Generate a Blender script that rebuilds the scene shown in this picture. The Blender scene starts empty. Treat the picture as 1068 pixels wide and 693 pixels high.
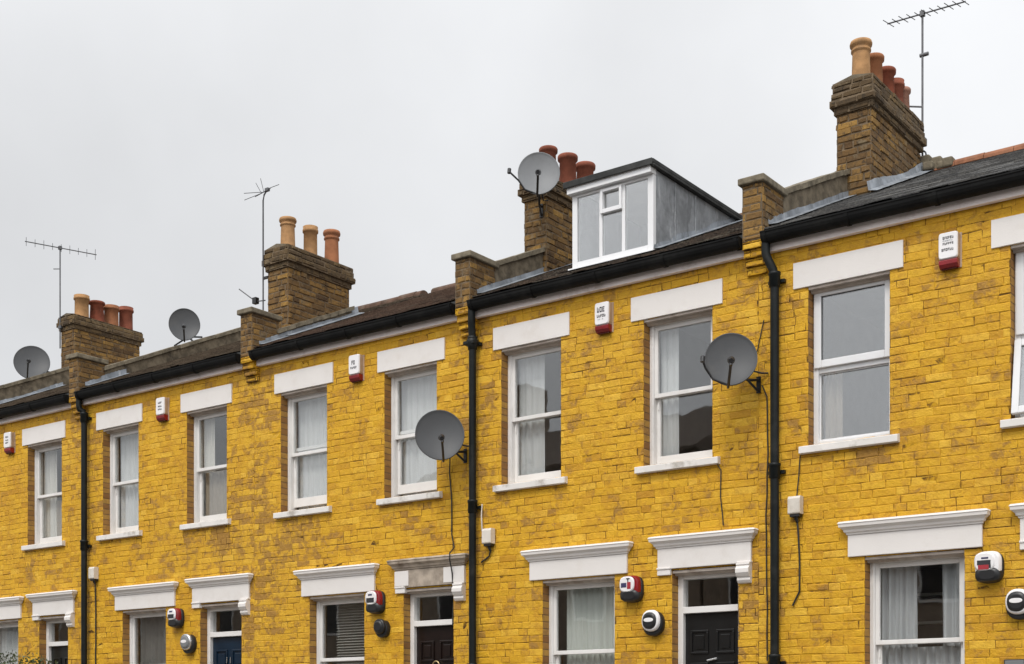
import bpy, bmesh, math, random
from mathutils import Vector, Matrix, noise
R = math.radians
rnd = random.Random(11)
S = bpy.context.scene
COL = S.collection

# ------------------------------------------------------------------ camera, sky, sun, exposure
cd = bpy.data.cameras.new('camera'); cam = bpy.data.objects.new('camera', cd); COL.objects.link(cam)
cam.location = (0, -12, 1.6)
cam.rotation_euler = (R(90), 0, R(36.73))
cd.sensor_width = 36; cd.lens = 47.705; cd.shift_y = 0.3818; cd.clip_end = 2000
S.camera = cam

SUN_EL, SUN_AZ = 53.0, 12.0          # azimuth measured from the street side (-Y) towards +X
sd = Vector((math.sin(R(SUN_AZ))*math.cos(R(SUN_EL)), -math.cos(R(SUN_AZ))*math.cos(R(SUN_EL)), math.sin(R(SUN_EL))))
W = bpy.data.worlds.new('World'); S.world = W; W.use_nodes = True
wn, wl = W.node_tree.nodes, W.node_tree.links
wn.clear()
wout = wn.new('ShaderNodeOutputWorld'); wbg = wn.new('ShaderNodeBackground'); wbg.inputs[1].default_value = 0.10
sky = wn.new('ShaderNodeTexSky'); sky.sky_type = 'NISHITA'; sky.sun_disc = False
sky.sun_elevation = R(SUN_EL); sky.sun_rotation = math.atan2(sd.x, sd.y)
hs = wn.new('ShaderNodeHueSaturation'); hs.inputs['Saturation'].default_value = 0.12; hs.inputs['Value'].default_value = 1.0
wl.new(sky.outputs[0], hs.inputs['Color'])
tc = wn.new('ShaderNodeTexCoord')
sep = wn.new('ShaderNodeSeparateXYZ'); wl.new(tc.outputs['Generated'], sep.inputs[0])
def wmath(op, a, b=None, c=None, clamp=False):
    n = wn.new('ShaderNodeMath'); n.operation = op; n.use_clamp = clamp
    for i, v in enumerate((a, b, c)):
        if v is None: continue
        if isinstance(v, (int, float)): n.inputs[i].default_value = v
        else: wl.new(v, n.inputs[i])
    return n.outputs[0]
zc = wmath('MAXIMUM', sep.outputs[2], 0.0)
side = wn.new('ShaderNodeVectorMath'); side.operation = 'DOT_PRODUCT'; side.inputs[1].default_value = (0.86, 0.5, 0.0)
wl.new(tc.outputs['Generated'], side.inputs[0])
cie = wmath('ADD', wmath('MULTIPLY_ADD', zc, 0.33, 0.63), wmath('MULTIPLY', side.outputs['Value'], 0.115))                 # overcast sky: brighter towards the zenith
vd = wn.new('ShaderNodeVectorMath'); vd.operation = 'DOT_PRODUCT'; vd.inputs[1].default_value = sd
wl.new(tc.outputs['Generated'], vd.inputs[0])
glow = wmath('POWER', wmath('MAXIMUM', vd.outputs['Value'], 0.0), 2.0)
nz = wn.new('ShaderNodeTexNoise'); nz.inputs['Scale'].default_value = 2.3; nz.inputs['Detail'].default_value = 6.0; nz.inputs['Roughness'].default_value = 0.5
wl.new(tc.outputs['Generated'], nz.inputs['Vector'])
cl = wmath('MULTIPLY_ADD', nz.outputs['Fac'], 0.62, 0.665)
g = wmath('MULTIPLY', wmath('MULTIPLY', wmath('ADD', cie, wmath('MULTIPLY', glow, 1.15)), cl), 11.3)
cg = wn.new('ShaderNodeCombineColor')
wl.new(wmath('MULTIPLY', g, 0.985), cg.inputs[0]); wl.new(g, cg.inputs[1]); wl.new(wmath('MULTIPLY', g, 1.025), cg.inputs[2])
mx = wn.new('ShaderNodeMix'); mx.data_type = 'RGBA'; mx.inputs[0].default_value = 0.9
wl.new(hs.outputs[0], mx.inputs[6]); wl.new(cg.outputs[0], mx.inputs[7])
wl.new(mx.outputs[2], wbg.inputs[0]); wl.new(wbg.outputs[0], wout.inputs[0])

ld = bpy.data.lights.new('sun', 'SUN'); ld.energy = 1.5; ld.angle = R(15); ld.color = (1.0, 0.96, 0.9)
sun = bpy.data.objects.new('sun', ld); COL.objects.link(sun); sun.location = (0, -10, 30)
sun.rotation_euler = (-sd).to_track_quat('-Z', 'Y').to_euler()
S.view_settings.view_transform = 'Standard'; S.view_settings.look = 'None'
S.view_settings.exposure = 0.12; S.view_settings.gamma = 1.0; S.view_settings.use_curve_mapping = False
S.render.engine = 'CYCLES'
S.render.resolution_x = 1024; S.render.resolution_y = 664
S.cycles.max_bounces = 8; S.cycles.transparent_max_bounces = 12

# ------------------------------------------------------------------ materials
class NT:
    def __init__(s, name):
        s.m = bpy.data.materials.new(name); s.m.use_nodes = True
        s.t = s.m.node_tree; s.n = s.t.nodes; s.l = s.t.links
        s.n.clear()
        s.out = s.n.new('ShaderNodeOutputMaterial')
    def put(s, v, sock):
        if isinstance(v, (int, float)): sock.default_value = v
        elif isinstance(v, (tuple, list)): sock.default_value = tuple(v) + ((1.0,) if len(v) == 3 and len(sock.default_value) == 4 else ())
        else: s.l.new(v, sock)
    def math(s, op, a, b=None, c=None, clamp=False):
        n = s.n.new('ShaderNodeMath'); n.operation = op; n.use_clamp = clamp
        for i, v in enumerate((a, b, c)):
            if v is not None: s.put(v, n.inputs[i])
        return n.outputs[0]
    def pos(s): return s.n.new('ShaderNodeNewGeometry').outputs['Position']
    def obj(s): return s.n.new('ShaderNodeTexCoord').outputs['Object']
    def scale(s, v, sc):
        n = s.n.new('ShaderNodeMapping'); s.l.new(v, n.inputs[0]); n.inputs['Scale'].default_value = sc; return n.outputs[0]
    def noise(s, scale, detail=4, rough=0.55, vec=None, dist=0.0):
        n = s.n.new('ShaderNodeTexNoise'); n.inputs['Scale'].default_value = scale; n.inputs['Detail'].default_value = detail
        n.inputs['Roughness'].default_value = rough; n.inputs['Distortion'].default_value = dist
        s.l.new(vec if vec is not None else s.pos(), n.inputs['Vector']); return n.outputs['Fac']
    def step(s, v, a, b):
        n = s.n.new('ShaderNodeMapRange'); n.interpolation_type = 'SMOOTHSTEP'
        s.put(v, n.inputs[0]); n.inputs[1].default_value = a; n.inputs[2].default_value = b; return n.outputs[0]
    def mix(s, f, a, b, mode='MIX'):
        n = s.n.new('ShaderNodeMix'); n.data_type = 'RGBA'; n.blend_type = mode
        s.put(f, n.inputs[0]); s.put(a, n.inputs[6]); s.put(b, n.inputs[7]); return n.outputs[2]
    def ramp(s, v, stops):
        n = s.n.new('ShaderNodeValToRGB'); e = n.color_ramp.elements
        while len(e) < len(stops): e.new(0.5)
        for i, (p, c) in enumerate(stops): e[i].position = p; e[i].color = tuple(c) + (1,)
        s.put(v, n.inputs[0]); return n.outputs[0]
    def attr(s, name='tint'):
        n = s.n.new('ShaderNodeAttribute'); n.attribute_name = name; return n.outputs['Fac']
    def bump(s, h, strength=0.4, dist=0.01):
        n = s.n.new('ShaderNodeBump'); n.inputs['Strength'].default_value = strength; n.inputs['Distance'].default_value = dist
        s.l.new(h, n.inputs['Height']); return n.outputs[0]
    def bsdf(s, col, rough=0.6, normal=None, metal=0.0, spec=0.5, trans=None):
        b = s.n.new('ShaderNodeBsdfPrincipled')
        s.put(col, b.inputs['Base Color']); s.put(rough, b.inputs['Roughness']); b.inputs['Metallic'].default_value = metal
        b.inputs['Specular IOR Level'].default_value = spec
        if normal is not None: s.l.new(normal, b.inputs['Normal'])
        s.l.new(b.outputs[0], s.out.inputs[0]); return b

def plain(name, col, rough=0.5, var=0.12, nscale=6.0, dirt=None, dirt_amt=0.0, bump=0.0, spec=0.5, metal=0.0, streak=False):
    t = NT(name)
    n = t.noise(nscale, 5)
    c = t.mix(t.step(n, 0.3, 0.7), tuple(v*(1-var) for v in col), tuple(min(1, v*(1+var)) for v in col))
    if dirt:
        vec = t.scale(t.pos(), (9, 9, 1.3)) if streak else t.scale(t.pos(), (2.2, 2.2, 2.2))
        d = t.noise(1.6, 7, 0.68, vec)
        c = t.mix(t.math('MULTIPLY', t.step(d, 0.5, 0.72), dirt_amt), c, dirt)
    t.bsdf(c, rough, t.bump(t.noise(60, 4), bump, 0.004) if bump else None, metal, spec)
    return t.m

# painted yellow brick: each brick carries its own tint
def mat_yellow():
    t = NT('painted_brick')
    tint = t.attr()
    c = t.ramp(tint, [(0.0, (0.48, 0.236, 0.012)), (0.3, (0.61, 0.325, 0.014)), (0.7, (0.67, 0.372, 0.017)), (1.0, (0.73, 0.43, 0.038))])
    big = t.noise(0.42, 4, 0.6); mid = t.noise(2.3, 7, 0.68); fine = t.noise(26, 6, 0.72); patch = t.noise(8.5, 6, 0.7, None, 0.6)
    c = t.mix(t.math('MULTIPLY', t.step(big, 0.42, 0.66), 0.25), c, (0.55, 0.32, 0.035))
    c = t.mix(t.math('MULTIPLY', t.step(mid, 0.46, 0.66), 0.5), c, (0.455, 0.225, 0.014))
    c = t.mix(t.math('MULTIPLY', t.step(patch, 0.49, 0.64), 0.55), c, (0.42, 0.20, 0.015))
    c = t.mix(t.math('MULTIPLY', t.step(fine, 0.52, 0.68), 0.35), c, (0.72, 0.45, 0.045))
    sp = t.n.new('ShaderNodeSeparateXYZ'); t.l.new(t.pos(), sp.inputs[0])
    pipes = None
    for xp in (-5.85, -9.48, -13.05, -16.62):       # paint lost where the party walls stay wet
        d = t.math('SUBTRACT', 1.0, t.step(t.math('ABSOLUTE', t.math('SUBTRACT', sp.outputs[0], xp)), 0.05, 0.62))
        pipes = d if pipes is None else t.math('MAXIMUM', pipes, d)
    sills = None
    for xc in (-5.05, -3.17, -8.70, -6.87, -12.2, -10.44, -15.82, -14.01, -17.62):      # drip stains below the sills
        d = t.math('SUBTRACT', 1.0, t.step(t.math('ABSOLUTE', t.math('SUBTRACT', sp.outputs[0], xc)), 0.36, 0.56))
        sills = d if sills is None else t.math('MAXIMUM', sills, d)
    sills = t.math('MULTIPLY', sills, t.math('MULTIPLY', t.step(sp.outputs[2], 3.45, 4.1), t.math('SUBTRACT', 1.0, t.step(sp.outputs[2], 4.16, 4.22))))
    pipes = t.math('MULTIPLY_ADD', sills, 1.5, pipes)
    c = t.mix(t.math('MULTIPLY', t.step(t.noise(5.2, 7, 0.75, None, 0.4), 0.50, 0.62), 0.40), c, (0.46, 0.21, 0.016))
    wear = t.math('ADD', t.math('ADD', t.math('MULTIPLY', mid, 0.66), t.math('MULTIPLY', big, 0.42)), t.math('ADD', t.math('MULTIPLY', patch, 0.62), t.math('MULTIPLY_ADD', tint, -0.16, t.math('MULTIPLY', pipes, 0.05))))
    c = t.mix(t.math('MULTIPLY', t.step(wear, 0.815, 0.93), 0.8), c, t.ramp(fine, [(0.3, (0.215, 0.108, 0.024)), (0.7, (0.41, 0.222, 0.05))]))
    speck = t.noise(95, 3, 0.6)
    c = t.mix(t.math('MULTIPLY', t.step(speck, 0.63, 0.72), 0.6), c, (0.20, 0.10, 0.02))
    h = t.math('ADD', t.math('MULTIPLY', t.noise(17, 4, 0.6), 1.6), t.math('ADD', t.noise(48, 6, 0.7), t.math('MULTIPLY', t.noise(150, 3), 0.4)))
    t.bsdf(c, t.math('MULTIPLY_ADD', fine, 0.25, 0.48), t.bump(h, 0.75, 0.010), spec=0.3)
    return t.m
def mat_yellow_joint():
    t = NT('painted_joint')
    a = t.noise(7, 6, 0.7); b = t.noise(0.9, 4)
    c = t.mix(t.step(a, 0.40, 0.6), (0.56, 0.31, 0.015), (0.36, 0.175, 0.014))
    k = t.math('ADD', t.math('MULTIPLY', t.noise(7, 6, 0.78), 0.7), t.math('MULTIPLY', b, 0.45))
    c = t.mix(t.step(k, 0.52, 0.64), c, (0.085, 0.043, 0.012))
    t.bsdf(c, 0.8, t.bump(t.noise(70, 4), 0.6, 0.006), spec=0.2)
    return t.m
# unpainted stock brick
def mat_stock(name, lo, mid_, hi, soot):
    t = NT(name)
    tint = t.attr()
    c = t.ramp(tint, [(0.0, lo), (0.5, mid_), (1.0, hi)])
    n = t.noise(5, 6, 0.7); f = t.noise(34, 5, 0.7)
    c = t.mix(t.math('MULTIPLY', t.step(t.math('ADD', t.math('MULTIPLY', n, 0.75), t.math('MULTIPLY', f, 0.35)), 0.5, 0.72), 0.8), c, soot)
    c = t.mix(t.math('MULTIPLY', t.step(f, 0.35, 0.65), 0.3), c, tuple(v*1.35 for v in mid_))
    sm = t.noise(3.6, 7, 0.72, None, 0.8)
    c = t.mix(t.math('MULTIPLY', t.step(sm, 0.56, 0.66), 0.7), c, (0.20, 0.155, 0.095))
    c = t.mix(t.math('MULTIPLY', t.step(t.noise(11, 6, 0.75), 0.52, 0.64), 0.75), c, soot)
    t.bsdf(c, 0.85, t.bump(t.math('ADD', f, t.noise(120, 3)), 0.7, 0.008), spec=0.2)
    return t.m
def mat_reveal():
    # brick side of an opening: courses drawn by height along the real face
    t = NT('reveal_brick')
    p = t.pos(); sp = t.n.new('ShaderNodeSeparateXYZ'); t.l.new(p, sp.inputs[0])
    row = t.math('MULTIPLY', sp.outputs[2], 1/0.075)
    fr = t.math('FRACT', row); ri = t.math('FLOOR', row)
    w = t.n.new('ShaderNodeTexWhiteNoise'); w.noise_dimensions = '2D'
    cv = t.n.new('ShaderNodeCombineXYZ'); t.l.new(ri, cv.inputs[0]); t.l.new(t.math('FLOOR', t.math('MULTIPLY', sp.outputs[0], 3)), cv.inputs[1]); t.l.new(cv.outputs[0], w.inputs['Vector'])
    c = t.ramp(w.outputs['Value'], [(0, (0.25, 0.12, 0.04)), (0.5, (0.36, 0.19, 0.055)), (1, (0.47, 0.27, 0.06))])
    n = t.noise(14, 6, 0.7)
    c = t.mix(t.math('MULTIPLY', t.step(n, 0.45, 0.65), 0.5), c, (0.20, 0.11, 0.05))
    j = t.math('MULTIPLY', t.step(fr, 0.02, 0.12), t.math('SUBTRACT', 1.0, t.step(fr, 0.88, 0.98)))
    c = t.mix(j, (0.17, 0.10, 0.045), c)
    t.bsdf(c, 0.85, t.bump(t.math('ADD', t.math('MULTIPLY', j, 0.8), n), 0.6, 0.008), spec=0.2)
    return t.m
def mat_roof(name, stops, moss=None, moss_amt=0.0, rough=0.75):
    t = NT(name)
    c = t.ramp(t.attr(), stops)
    n = t.noise(3.2, 7, 0.7); f = t.noise(45, 4, 0.7)
    c = t.mix(t.math('MULTIPLY', t.step(f, 0.4, 0.7), 0.45), c, tuple(min(1, v*1.8 + 0.01) for v in stops[-1][1]))
    if moss: c = t.mix(t.math('MULTIPLY', t.step(t.math('ADD', t.math('MULTIPLY', n, 0.7), t.math('MULTIPLY', f, 0.3)), 0.52, 0.62), moss_amt), c, moss)
    t.bsdf(c, rough, t.bump(f, 0.6, 0.008), spec=0.35)
    return t.m
def mat_lead(name, base=(0.24, 0.26, 0.285)):
    t = NT(name)
    n = t.noise(3.5, 6, 0.65); s = t.noise(1.8, 6, 0.7, t.scale(t.pos(), (5, 5, 1)))
    c = t.mix(t.step(n, 0.35, 0.65), tuple(v*0.72 for v in base), tuple(v*1.22 for v in base))
    c = t.mix(t.math('MULTIPLY', t.step(s, 0.55, 0.7), 0.55), c, (0.55, 0.56, 0.57))
    c = t.mix(t.math('MULTIPLY', t.step(s, 0.44, 0.34), 0.5), c, (0.09, 0.095, 0.10))
    t.bsdf(c, 0.6, t.bump(t.noise(9, 5), 0.5, 0.02), 0.15, 0.4)
    return t.m
def mat_glass(name='window_glass', ior=0.09, wav=0.03):
    t = NT(name)
    lw = t.n.new('ShaderNodeLayerWeight'); lw.inputs[0].default_value = 0.5
    fr = t.math('MULTIPLY_ADD', t.math('POWER', lw.outputs['Facing'], 5.0), 1.0-ior, ior, clamp=True)
    tr = t.n.new('ShaderNodeBsdfTransparent'); tr.inputs[0].default_value = (0.94, 0.95, 0.95, 1)
    gl = t.n.new('ShaderNodeBsdfGlossy'); gl.inputs['Roughness'].default_value = 0.015; gl.inputs[0].default_value = (0.95, 0.955, 0.96, 1)
    if wav:
        b = t.bump(t.noise(2.4, 2, 0.5), wav, 0.03); t.l.new(b, gl.inputs['Normal'])
    m = t.n.new('ShaderNodeMixShader'); t.l.new(fr, m.inputs[0]); t.l.new(tr.outputs[0], m.inputs[1]); t.l.new(gl.outputs[0], m.inputs[2])
    t.l.new(m.outputs[0], t.out.inputs[0])
    return t.m
def mat_cloth(name, col, sheer=0.25):
    t = NT(name)
    f = t.noise(1.0, 3, 0.5, t.scale(t.pos(), (40, 40, 2)))
    c = t.mix(f, tuple(v*0.85 for v in col), tuple(min(1, v*1.1) for v in col))
    d = t.n.new('ShaderNodeBsdfDiffuse'); t.l.new(c, d.inputs[0])
    tl = t.n.new('ShaderNodeBsdfTranslucent'); t.l.new(c, tl.inputs[0])
    m = t.n.new('ShaderNodeMixShader'); m.inputs[0].default_value = sheer
    t.l.new(d.outputs[0], m.inputs[1]); t.l.new(tl.outputs[0], m.inputs[2]); t.l.new(m.outputs[0], t.out.inputs[0])
    return t.m

M = dict(
    yellow=mat_yellow(), joint=mat_yellow_joint(), reveal=mat_reveal(),
    stock=mat_stock('stock_brick', (0.065, 0.038, 0.020), (0.165, 0.095, 0.036), (0.34, 0.195, 0.052), (0.04, 0.03, 0.022)),
    stockdark=mat_stock('sooty_brick', (0.05, 0.034, 0.022), (0.10, 0.066, 0.034), (0.165, 0.11, 0.05), (0.03, 0.026, 0.02)),
    mortar=plain('old_mortar', (0.15, 0.11, 0.07), 0.9, 0.3, 20, (0.06, 0.05, 0.035), 0.7, 0.6, 0.2),
    cement=plain('weathered_cement', (0.15, 0.122, 0.085), 0.9, 0.35, 9, (0.045, 0.037, 0.028), 0.9, 0.7, 0.2),
    coping=plain('weathered_coping', (0.175, 0.148, 0.105), 0.9, 0.3, 11, (0.065, 0.055, 0.04), 0.9, 0.7, 0.2),
    white=plain('white_render', (0.715, 0.68, 0.65), 0.6, 0.02, 2.5, (0.56, 0.50, 0.44), 0.28, 0.3, 0.3),
    whitewood=plain('white_gloss_wood', (0.745, 0.725, 0.70), 0.35, 0.03, 4, (0.5, 0.47, 0.42), 0.3, 0.1, 0.5),
    upvc=plain('white_plastic', (0.72, 0.72, 0.725), 0.28, 0.02, 3, (0.6, 0.59, 0.57), 0.2),
    fascia=plain('pinkish_white_board', (0.78, 0.70, 0.67), 0.55, 0.06, 3, (0.36, 0.27, 0.21), 0.5, 0.1, 0.4),
    oldstone=plain('worn_grey_stone', (0.37, 0.31, 0.25), 0.85, 0.25, 8, (0.13, 0.09, 0.06), 0.9, 0.7, 0.2),
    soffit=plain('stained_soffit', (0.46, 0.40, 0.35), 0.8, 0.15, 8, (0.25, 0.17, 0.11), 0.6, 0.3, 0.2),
    sillw=plain('painted_stone_sill', (0.71, 0.68, 0.645), 0.65, 0.06, 5, (0.30, 0.26, 0.21), 0.8, 0.4, 0.3),
    black=plain('black_gutter_paint', (0.006, 0.006, 0.006), 0.6, 0.3, 6, (0.022, 0.022, 0.02), 0.5, 0.1, 0.15),
    pipe=plain('dark_pipe_paint', (0.008, 0.010, 0.010), 0.45, 0.25, 6, (0.035, 0.034, 0.03), 0.5, 0.1, 0.2),
    slate=mat_roof('grey_slate', [(0, (0.055, 0.055, 0.056)), (0.6, (0.085, 0.084, 0.082)), (1, (0.13, 0.125, 0.118))], (0.20, 0.19, 0.16), 0.4),
    mossy=mat_roof('mossy_tile', [(0, (0.028, 0.024, 0.021)), (0.6, (0.055, 0.044, 0.036)), (1, (0.12, 0.085, 0.06))], (0.21, 0.195, 0.155), 0.75, 0.9),
    brown=mat_roof('brown_tile', [(0, (0.050, 0.032, 0.024)), (0.6, (0.085, 0.055, 0.040)), (1, (0.14, 0.09, 0.062))], (0.13, 0.11, 0.085), 0.6, 0.9),
    darktile=mat_roof('dark_brown_tile', [(0, (0.05, 0.037, 0.026)), (0.6, (0.085, 0.062, 0.042)), (1, (0.125, 0.095, 0.065))], (0.15, 0.125, 0.09), 0.5, 0.9),
    ridgeO=plain('orange_ridge_tile', (0.23, 0.10, 0.055), 0.85, 0.25, 8, (0.12, 0.08, 0.05), 0.6, 0.4, 0.2),
    ridgeB=plain('brown_ridge_tile', (0.10, 0.06, 0.042), 0.9, 0.3, 8, (0.16, 0.14, 0.11), 0.6, 0.5, 0.2),
    lead=mat_lead('lead_flashing', (0.23, 0.25, 0.275)), leadd=mat_lead('lead_cheek', (0.235, 0.245, 0.255)),
    felt=plain('roof_felt', (0.035, 0.036, 0.035), 0.8, 0.3, 8, (0.09, 0.09, 0.085), 0.5, 0.4, 0.3),
    glass=mat_glass(), dglass=mat_glass('dormer_glass', 0.20, 0.02), pglass=mat_glass('double_glazing', 0.165, 0.02),
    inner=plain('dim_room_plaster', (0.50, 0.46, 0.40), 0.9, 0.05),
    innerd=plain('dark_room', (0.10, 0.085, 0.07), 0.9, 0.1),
    net=mat_cloth('net_cloth', (0.72, 0.72, 0.71), 0.12), drape=mat_cloth('cream_cloth', (0.74, 0.71, 0.65), 0.1),
    greycloth=mat_cloth('grey_cloth', (0.62, 0.63, 0.64), 0.1), darkcloth=mat_cloth('dark_grey_cloth', (0.20, 0.19, 0.175), 0.1), browncloth=mat_cloth('beige_cloth', (0.42, 0.36, 0.29), 0.2),
    greennet=mat_cloth('greenish_net', (0.68, 0.70, 0.65), 0.1),
    slat=plain('blind_slat', (0.36, 0.34, 0.30), 0.5, 0.08),
    dblack=plain('black_door_paint', (0.008, 0.008, 0.008), 0.28, 0.2, 5), dblue=plain('blue_door_paint', (0.004, 0.016, 0.034), 0.3, 0.15, 5),
    dbrown=plain('dark_brown_door_paint', (0.010, 0.005, 0.004), 0.28, 0.2, 5), ddark=plain('dark_green_door_paint', (0.010, 0.012, 0.010), 0.3, 0.2, 5),
    brass=plain('worn_brass', (0.55, 0.42, 0.22), 0.3, 0.15, 20, metal=0.9), chrome=plain('dull_chrome', (0.62, 0.62, 0.62), 0.25, 0.08, 20, metal=0.9),
    dish=plain('grey_dish_paint', (0.062, 0.064, 0.067), 0.5, 0.06, 3, (0.085, 0.083, 0.08), 0.5, 0.05, 0.3), dishl=plain('pale_dish_paint', (0.18, 0.185, 0.19), 0.5, 0.06, 3, (0.13, 0.125, 0.12), 0.5, 0.05, 0.3),
    blackpl=plain('black_plastic', (0.012, 0.012, 0.013), 0.4, 0.2), cable=plain('cable_rubber', (0.018, 0.017, 0.015), 0.6, 0.2),
    alu=plain('dull_aluminium', (0.11, 0.11, 0.115), 0.5, 0.2, 12, metal=0.4),
    alarmw=plain('alarm_white_plastic', (0.78, 0.76, 0.76), 0.35, 0.03, 5, (0.6, 0.55, 0.48), 0.25), alarms=plain('tan_alarm_plastic', (0.42, 0.30, 0.21), 0.45, 0.15, 5),
    red=plain('red_lens', (0.21, 0.007, 0.010), 0.25, 0.2, 8), darkred=plain('dark_red_lens', (0.05, 0.004, 0.006), 0.25, 0.2, 8),
    ink=plain('printed_ink', (0.02, 0.02, 0.025), 0.6, 0.1), inkg=plain('pale_ink', (0.32, 0.34, 0.36), 0.6, 0.1), navy=plain('navy_ink', (0.03, 0.03, 0.09), 0.5, 0.1), redink=plain('red_ink', (0.32, 0.02, 0.03), 0.5, 0.1),
    jbox=plain('off_white_box', (0.66, 0.61, 0.54), 0.5, 0.06, 6, (0.4, 0.34, 0.26), 0.5),
    potbuff=plain('buff_clay', (0.36, 0.20, 0.09), 0.85, 0.2, 9, (0.26, 0.16, 0.09), 0.6, 0.4, 0.2), pottan=plain('tan_clay', (0.30, 0.125, 0.06), 0.85, 0.15, 9, (0.2, 0.1, 0.06), 0.6, 0.4, 0.2),
    potred=plain('red_clay', (0.215, 0.07, 0.042), 0.85, 0.18, 9, (0.13, 0.05, 0.035), 0.6, 0.4, 0.2), potdark=plain('brown_clay', (0.21, 0.062, 0.035), 0.85, 0.2, 9, (0.08, 0.045, 0.03), 0.6, 0.4, 0.2), potpink=plain('pink_clay', (0.34, 0.18, 0.13), 0.85, 0.15, 9, (0.2, 0.12, 0.09), 0.5, 0.4, 0.2),
    soot=plain('soot', (0.012, 0.011, 0.010), 0.95, 0.2),
    asphalt=plain('asphalt', (0.05, 0.05, 0.05), 0.9, 0.2, 30, (0.08, 0.078, 0.075), 0.5, 0.6, 0.3), paving=plain('paving_slab', (0.26, 0.25, 0.235), 0.85, 0.12, 5, (0.15, 0.14, 0.13), 0.5, 0.4, 0.3),
    kerb=plain('granite_kerb', (0.3, 0.295, 0.285), 0.8, 0.15, 30, bump=0.3), earth=plain('earth', (0.11, 0.095, 0.07), 0.95, 0.3, 3, (0.06, 0.08, 0.03), 0.8, 0.6),
    oppbrick=plain('opposite_brick', (0.26, 0.20, 0.15), 0.85, 0.2, 5), opproof=plain('opposite_slate', (0.095, 0.065, 0.045), 0.8, 0.2, 5),
    step_=plain('stone_step', (0.33, 0.32, 0.30), 0.8, 0.1, 8, bump=0.3), bark=plain('bark', (0.09, 0.07, 0.05), 0.95, 0.3, 20, bump=0.7),
)
def mat_leaf():
    t = NT('hedge_leaf')
    c = t.ramp(t.attr(), [(0, (0.028, 0.045, 0.016)), (0.55, (0.05, 0.075, 0.025)), (0.85, (0.085, 0.105, 0.04)), (1, (0.16, 0.16, 0.10))])
    t.bsdf(c, 0.5, spec=0.4); return t.m
M['leaf'] = mat_leaf()

# ------------------------------------------------------------------ mesh builder
class MB:
    def __init__(s): s.v = []; s.f = []; s.mi = []; s.ti = []; s.sm = []
    def face(s, pts, m=0, t=0.5, sm=False):
        i = len(s.v); s.v += [tuple(p) for p in pts]; s.f.append(tuple(range(i, i+len(pts)))); s.mi.append(m); s.ti.append(t); s.sm.append(sm)
    def mesh(s, vs, fs, m=0, t=0.5, sm=False):
        i = len(s.v); s.v += [tuple(p) for p in vs]
        for f in fs: s.f.append(tuple(k+i for k in f)); s.mi.append(m); s.ti.append(t); s.sm.append(sm)
    def box(s, x0, x1, y0, y1, z0, z1, m=0, t=0.5):
        vs = [(x, y, z) for z in (z0, z1) for y in (y0, y1) for x in (x0, x1)]
        s.mesh(vs, [(0, 2, 3, 1), (4, 5, 7, 6), (0, 1, 5, 4), (2, 6, 7, 3), (0, 4, 6, 2), (1, 3, 7, 5)], m, t)
    def prism_x(s, prof, x0, x1, m=0, t=0.5, sm=False):      # prof: (y, z) polygon
        n = len(prof)
        vs = [(x0, y, z) for y, z in prof] + [(x1, y, z) for y, z in prof]
        s.mesh(vs, [(i, (i+1) % n, n+(i+1) % n, n+i) for i in range(n)], m, t, sm)
        s.mesh(vs, [tuple(range(n))[::-1], tuple(range(n, 2*n))], m, t)
    def tube(s, path, r, n=8, m=0, t=0.5, caps=True, sm=True):
        path = [Vector(p) for p in path]; rs = r if isinstance(r, (list, tuple)) else [r]*len(path)
        up = Vector((0.13, 0.27, 0.95)); vs = []
        for i, p in enumerate(path):
            d = (path[min(i+1, len(path)-1)] - path[max(i-1, 0)]).normalized()
            a = d.cross(up)
            if a.length < 0.05: a = d.cross(Vector((1, 0, 0)))
            a.normalize(); b = d.cross(a).normalized()
            for k in range(n):
                th = 2*math.pi*k/n; vs.append(p + (a*math.cos(th) + b*math.sin(th))*rs[i])
        fs = [(i*n+k, i*n+(k+1) % n, (i+1)*n+(k+1) % n, (i+1)*n+k) for i in range(len(path)-1) for k in range(n)]
        s.mesh(vs, fs, m, t, sm)
        if caps: s.mesh(vs[:n], [tuple(range(n))], m, t); s.mesh(vs[-n:], [tuple(range(n))], m, t)
    def lathe(s, c, prof, n=20, m=0, t=0.5, ax=None):        # prof: (r, z) around vertical axis at c
        c = Vector(c); vs = [c + Vector((r*math.cos(2*math.pi*k/n), r*math.sin(2*math.pi*k/n), z)) for r, z in prof for k in range(n)]
        s.mesh(vs, [(i*n+k, i*n+(k+1) % n, (i+1)*n+(k+1) % n, (i+1)*n+k) for i in range(len(prof)-1) for k in range(n)], m, t, True)
    def loft(s, cx, cz, rings, w, h, n=28, p=4.0, m=0, close=True, zs=0.0):   # superellipse rings (y, scale, dz) facing -Y
        vs = []
        for y, sc, dz in rings:
            for k in range(n):
                th = 2*math.pi*k/n; c, q = math.cos(th), math.sin(th)
                vs.append((cx + w/2*sc*math.copysign(abs(c)**(2/p), c), y, cz + dz + h/2*sc*math.copysign(abs(q)**(2/p), q)))
        s.mesh(vs, [(i*n+k, i*n+(k+1) % n, (i+1)*n+(k+1) % n, (i+1)*n+k) for i in range(len(rings)-1) for k in range(n)], m, 0.5, True)
        if close: s.mesh(vs[-n:], [tuple(range(n))], m); s.mesh(vs[:n], [tuple(range(n))], m)

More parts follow.
